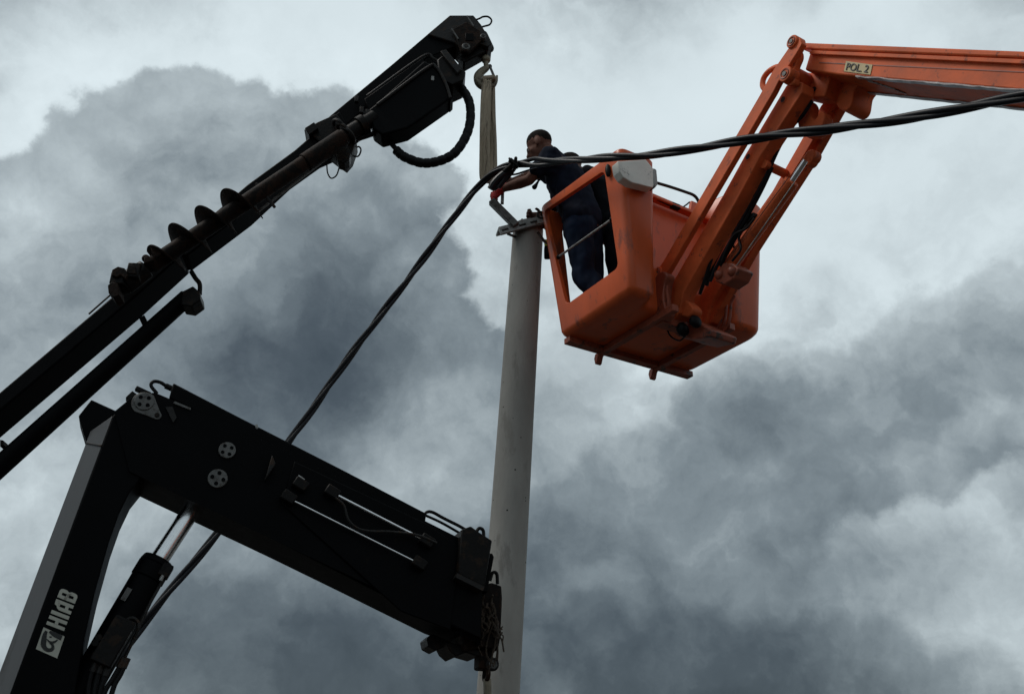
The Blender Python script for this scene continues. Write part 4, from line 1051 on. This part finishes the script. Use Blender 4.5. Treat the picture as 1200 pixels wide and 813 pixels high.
def person(label, J, M, seed, sleeve):
    root = thing('person', label, 'person', J['foot'])
    f, r, u = frame(J['look'], J['up'])
    b = MB()
    add_head(b, J['head'], f, r, u)
    b.cap(J['head'] - u * .06 - f * .035, J['neck'], .058, .066)
    b.cap(J['neck'], J['chest'], .07, .12)
    b.cap(J['chest'], J['pelvis'], .125, .13)
    for s in ('l', 'r'):
        b.cap(J['chest'] + Z * .08, J['sh' + s], .07, .062)
        b.cap(J['sh' + s], J['el' + s], .056, .043); b.cap(J['el' + s], J['el' + s].lerp(J['wr' + s], .35), .044, .046); b.cap(J['el' + s].lerp(J['wr' + s], .35), J['wr' + s], .046, .029)
        hd_ = J['hand' + s]; add_hand(b, J['wr' + s], *hd_)
        b.cap(J['pelvis'], J['hip' + s], .11, .095); b.cap(J['hip' + s], J['kn' + s], .085, .06); b.cap(J['kn' + s], J['an' + s], .055, .04)
        b.cap(J['an' + s], J['an' + s] + J['toe'] * .12 - Z * .04, .04, .03)
    body = remesh(b, 'body', M['skin'], root, .0085, 3)
    # hair: close crop over the skull
    h = MB(); c = J['head'] + u * .035 * HS - f * .012 * HS
    vs = []; fs = []; SG, RG = 28, 14
    for i in range(RG + 1):
        for k in range(SG):
            p = 2 * pi * k / SG
            front = cos(p)
            tmax = 1.86 - .44 * front + .16 * max(0, -front) - .10 * max(0, abs(sin(p)) - .8) * 5 + .05 * sin(k * 5.3)
            t = tmax * i / RG
            tp = .998 - .030 * max(0, (i / RG - .55) / .45) ** 1.5 + .006 * sin(k * 7.1 + i * 3.7) * (i / RG)
            vs.append(c + tp * (u * cos(t) * .0955 + (f * cos(p) * .1003 + r * sin(p) * .0785) * sin(t)) * HS)
    for i in range(RG):
        for k in range(SG):
            k2 = (k + 1) % SG; fs.append((i * SG + k, (i + 1) * SG + k, (i + 1) * SG + k2, i * SG + k2))
    h.add(vs, fs); ho = h.build('hair', 'hair', body, smooth=180)
    so_ = ho.modifiers.new('s', 'SOLIDIFY'); so_.thickness = .012; so_.offset = -1
    for s in (-1, 1):
        MB().sph(J['head'] - u * .013 + f * .091 + r * s * .034, .0125, 10, 7).build('eye', 'eye', body)
    # upper garment
    t = MB()
    t.cap(J['neck'] - Z * .015, J['chest'], .078, .145)
    t.cap(J['chest'], J['belly'], .162, .158); t.cap(J['belly'], J['pelvis'] + Z * .04, .158, .155)
    for s in ('l', 'r'):
        t.cap(J['neck'] - Z * .04, J['sh' + s], .07, .078)
        t.cap(J['chest'], J['sh' + s] - Z * .06, .14, .075)
        t.cap(J['belly'], J['hip' + s] + Z * .12, .12, .115)
        e = J['sh' + s].lerp(J['el' + s], sleeve if sleeve <= 1 else 1)
        t.cap(J['sh' + s], e, .078, .066)
        if sleeve > 1: t.cap(J['el' + s], J['wr' + s], .062, .044)
    remesh(t, J['top_name'], M['top'], body, .012, 4, .016, .075, seed)
    tr = MB()
    for s in ('l', 'r'):
        tr.cap(J['pelvis'] + Z * .03, J['hip' + s], .14, .125); tr.cap(J['hip' + s], J['kn' + s], .118, .092); tr.cap(J['kn' + s], J['an' + s] + Z * .02, .090, .078)
    remesh(tr, 'trousers', M['legs'], body, .012, 4, .014, .085, seed + 5)
    for s in ('l', 'r'):
        bt_ = MB(); a = J['an' + s]; bt_.cap(a + Z * .05, a - Z * .01, .058, .055); bt_.cap(a - Z * .02, a + J['toe'] * .15 - Z * .035, .05, .042)
        remesh(bt_, 'boot', 'black_boot', body, .012, 3)
    for s in ('l', 'r'):
        if J.get('glove' + s):
            gm = MB(); add_hand(gm, J['wr' + s], *J['hand' + s], 1.14)
            d = Vector(J['hand' + s][0]).normalized(); gm.cap(J['wr' + s] + d * .03, J['wr' + s] - d * .03, .036, .036)
            remesh(gm, 'glove', J['glove' + s], body, .0055, 2)
    return root, body
V = Vector
fl = 4.65 + .075
# -- worker leaning out towards the pole
hc = at(632, 171, 6.16)
ft1 = V((.63, 6.12, fl + .05))
J = dict(foot=V((.72, 6.07, fl)), head=hc, look=(-.88, .30, -.34), up=(-.25, .0, 1), toe=V((-.8, .4, 0)).normalized(), top_name='tshirt')
J['pelvis'] = at(684, 262, 6.13); J['belly'] = at(674, 236, 6.13); J['chest'] = at(662, 210, 6.13); J['neck'] = at(648, 184, 6.14)
lat = V((-.35, -.94, 0)).normalized()
J['shl'] = at(653, 196, 6.12) + lat * .16; J['shr'] = at(655, 194, 6.12) - lat * .17
J['ell'] = at(620, 211, 6.06); J['wrl'] = at(588, 221.5, 6.22)
J['handl'] = (V((-.12, .10, -.05)), V((.1, -.1, 1)), V((.35, .9, -.1)))
J['elr'] = at(628, 205, 6.42); J['wrr'] = at(599, 213, 6.40)
J['handr'] = (V((-.12, -.05, -.02)), V((0, 0, 1)), V((-.2, -.9, 0)))
hl_ = lat
J['hipl'] = at(682, 276, 6.13) + lat * .085; J['hipr'] = at(684, 276, 6.13) - lat * .09
J['knl'] = at(688, 328, 6.12) + lat * .08; J['knr'] = at(690, 326, 6.12) - lat * .08
J['anl'] = V((.72, 5.98, fl + .07)); J['anr'] = V((.72, 6.16, fl + .07))
J['glovel'] = 'red_glove'; J['glover'] = 'brown_glove'
r1, b1_ = person('worker in navy T-shirt and red glove leaning out of the basket to the cable', J, dict(skin='skin', top='navy_cotton', legs='navy_work'), 1, .62)
# -- second worker behind him
K = dict(foot=V((.86, 6.28, fl)), head=at(667, 197, 6.36), look=(-.85, .25, -.3), up=(-.15, 0, 1), toe=V((-.8, .3, 0)).normalized(), top_name='jacket')
K['pelvis'] = at(727, 272, 6.30); K['belly'] = at(718, 250, 6.32); K['chest'] = at(704, 226, 6.34); K['neck'] = at(686, 207, 6.36)
lat2 = V((-.3, -.95, 0)).normalized()
K['shl'] = at(694, 216, 6.34) + lat2 * .13; K['shr'] = at(696, 214, 6.34) - lat2 * .15
K['ell'] = at(664, 250, 6.36); K['wrl'] = at(640, 263, 6.36)
K['elr'] = at(660, 236, 6.50); K['wrr'] = at(636, 256, 6.52)
K['handl'] = (V((-.12, .0, .01)), V((0, -.2, 1)), V((0, .9, -.3)))
K['handr'] = (V((-.12, .0, .02)), V((0, -.2, 1)), V((0, -.4, -.8)))
K['hipl'] = at(726, 284, 6.30) + lat2 * .08; K['hipr'] = at(730, 284, 6.30) - lat2 * .08
K['knl'] = V((.84, 6.18, 5.12)); K['knr'] = V((.90, 6.34, 5.12))
K['anl'] = V((.84, 6.18, fl + .07)); K['anr'] = V((.90, 6.35, fl + .07))
K['glovel'] = 'brown_glove'; K['glover'] = 'brown_glove'
person('worker in dark jacket mostly hidden behind the leaning worker, gloved hand on the pole top', K, dict(skin='skin_tan', top='black_jacket', legs='black_jacket'), 9, 2)
sp = [at(x, y, 6.02) for x, y in ((638, 207), (632, 211), (628, 217), (625, 221))]
MB().tube(catmull(sp, 4), [.008] * 6 + [.010, .012, .015, .018, .020, .020, .012], 8).build('chest_strap', 'black_jacket', b1_)
# tool pouch hung outside the far rail
tb = at(641.5, 296, 6.34)
pouch = thing('tool_pouch', 'small black tool pouch with a yellow tab hanging between pole and basket', 'pouch', tb - Z * .06)
MB().box(tb, V((.026, 0, 0)), V((0, .04, 0)), Z * .045).build('pouch_body', 'black_jacket', pouch, bevel=.012)
MB().box(tb + Z * .085 + V((-.012, -.01, 0)), V((.012, 0, 0)), V((0, .004, 0)), Z * .03).build('pouch_tab', 'hi_vis', pouch, bevel=.002)
MB().tube([tb + Z * .05, tb + Z * .16 + V((.03, 0, 0)), tb + Z * .30 + V((.07, -.02, 0))], .006, 6).build('pouch_strap', 'black_jacket', pouch)

for o in bpy.data.objects:
    if '_o' in o: del o['_o']
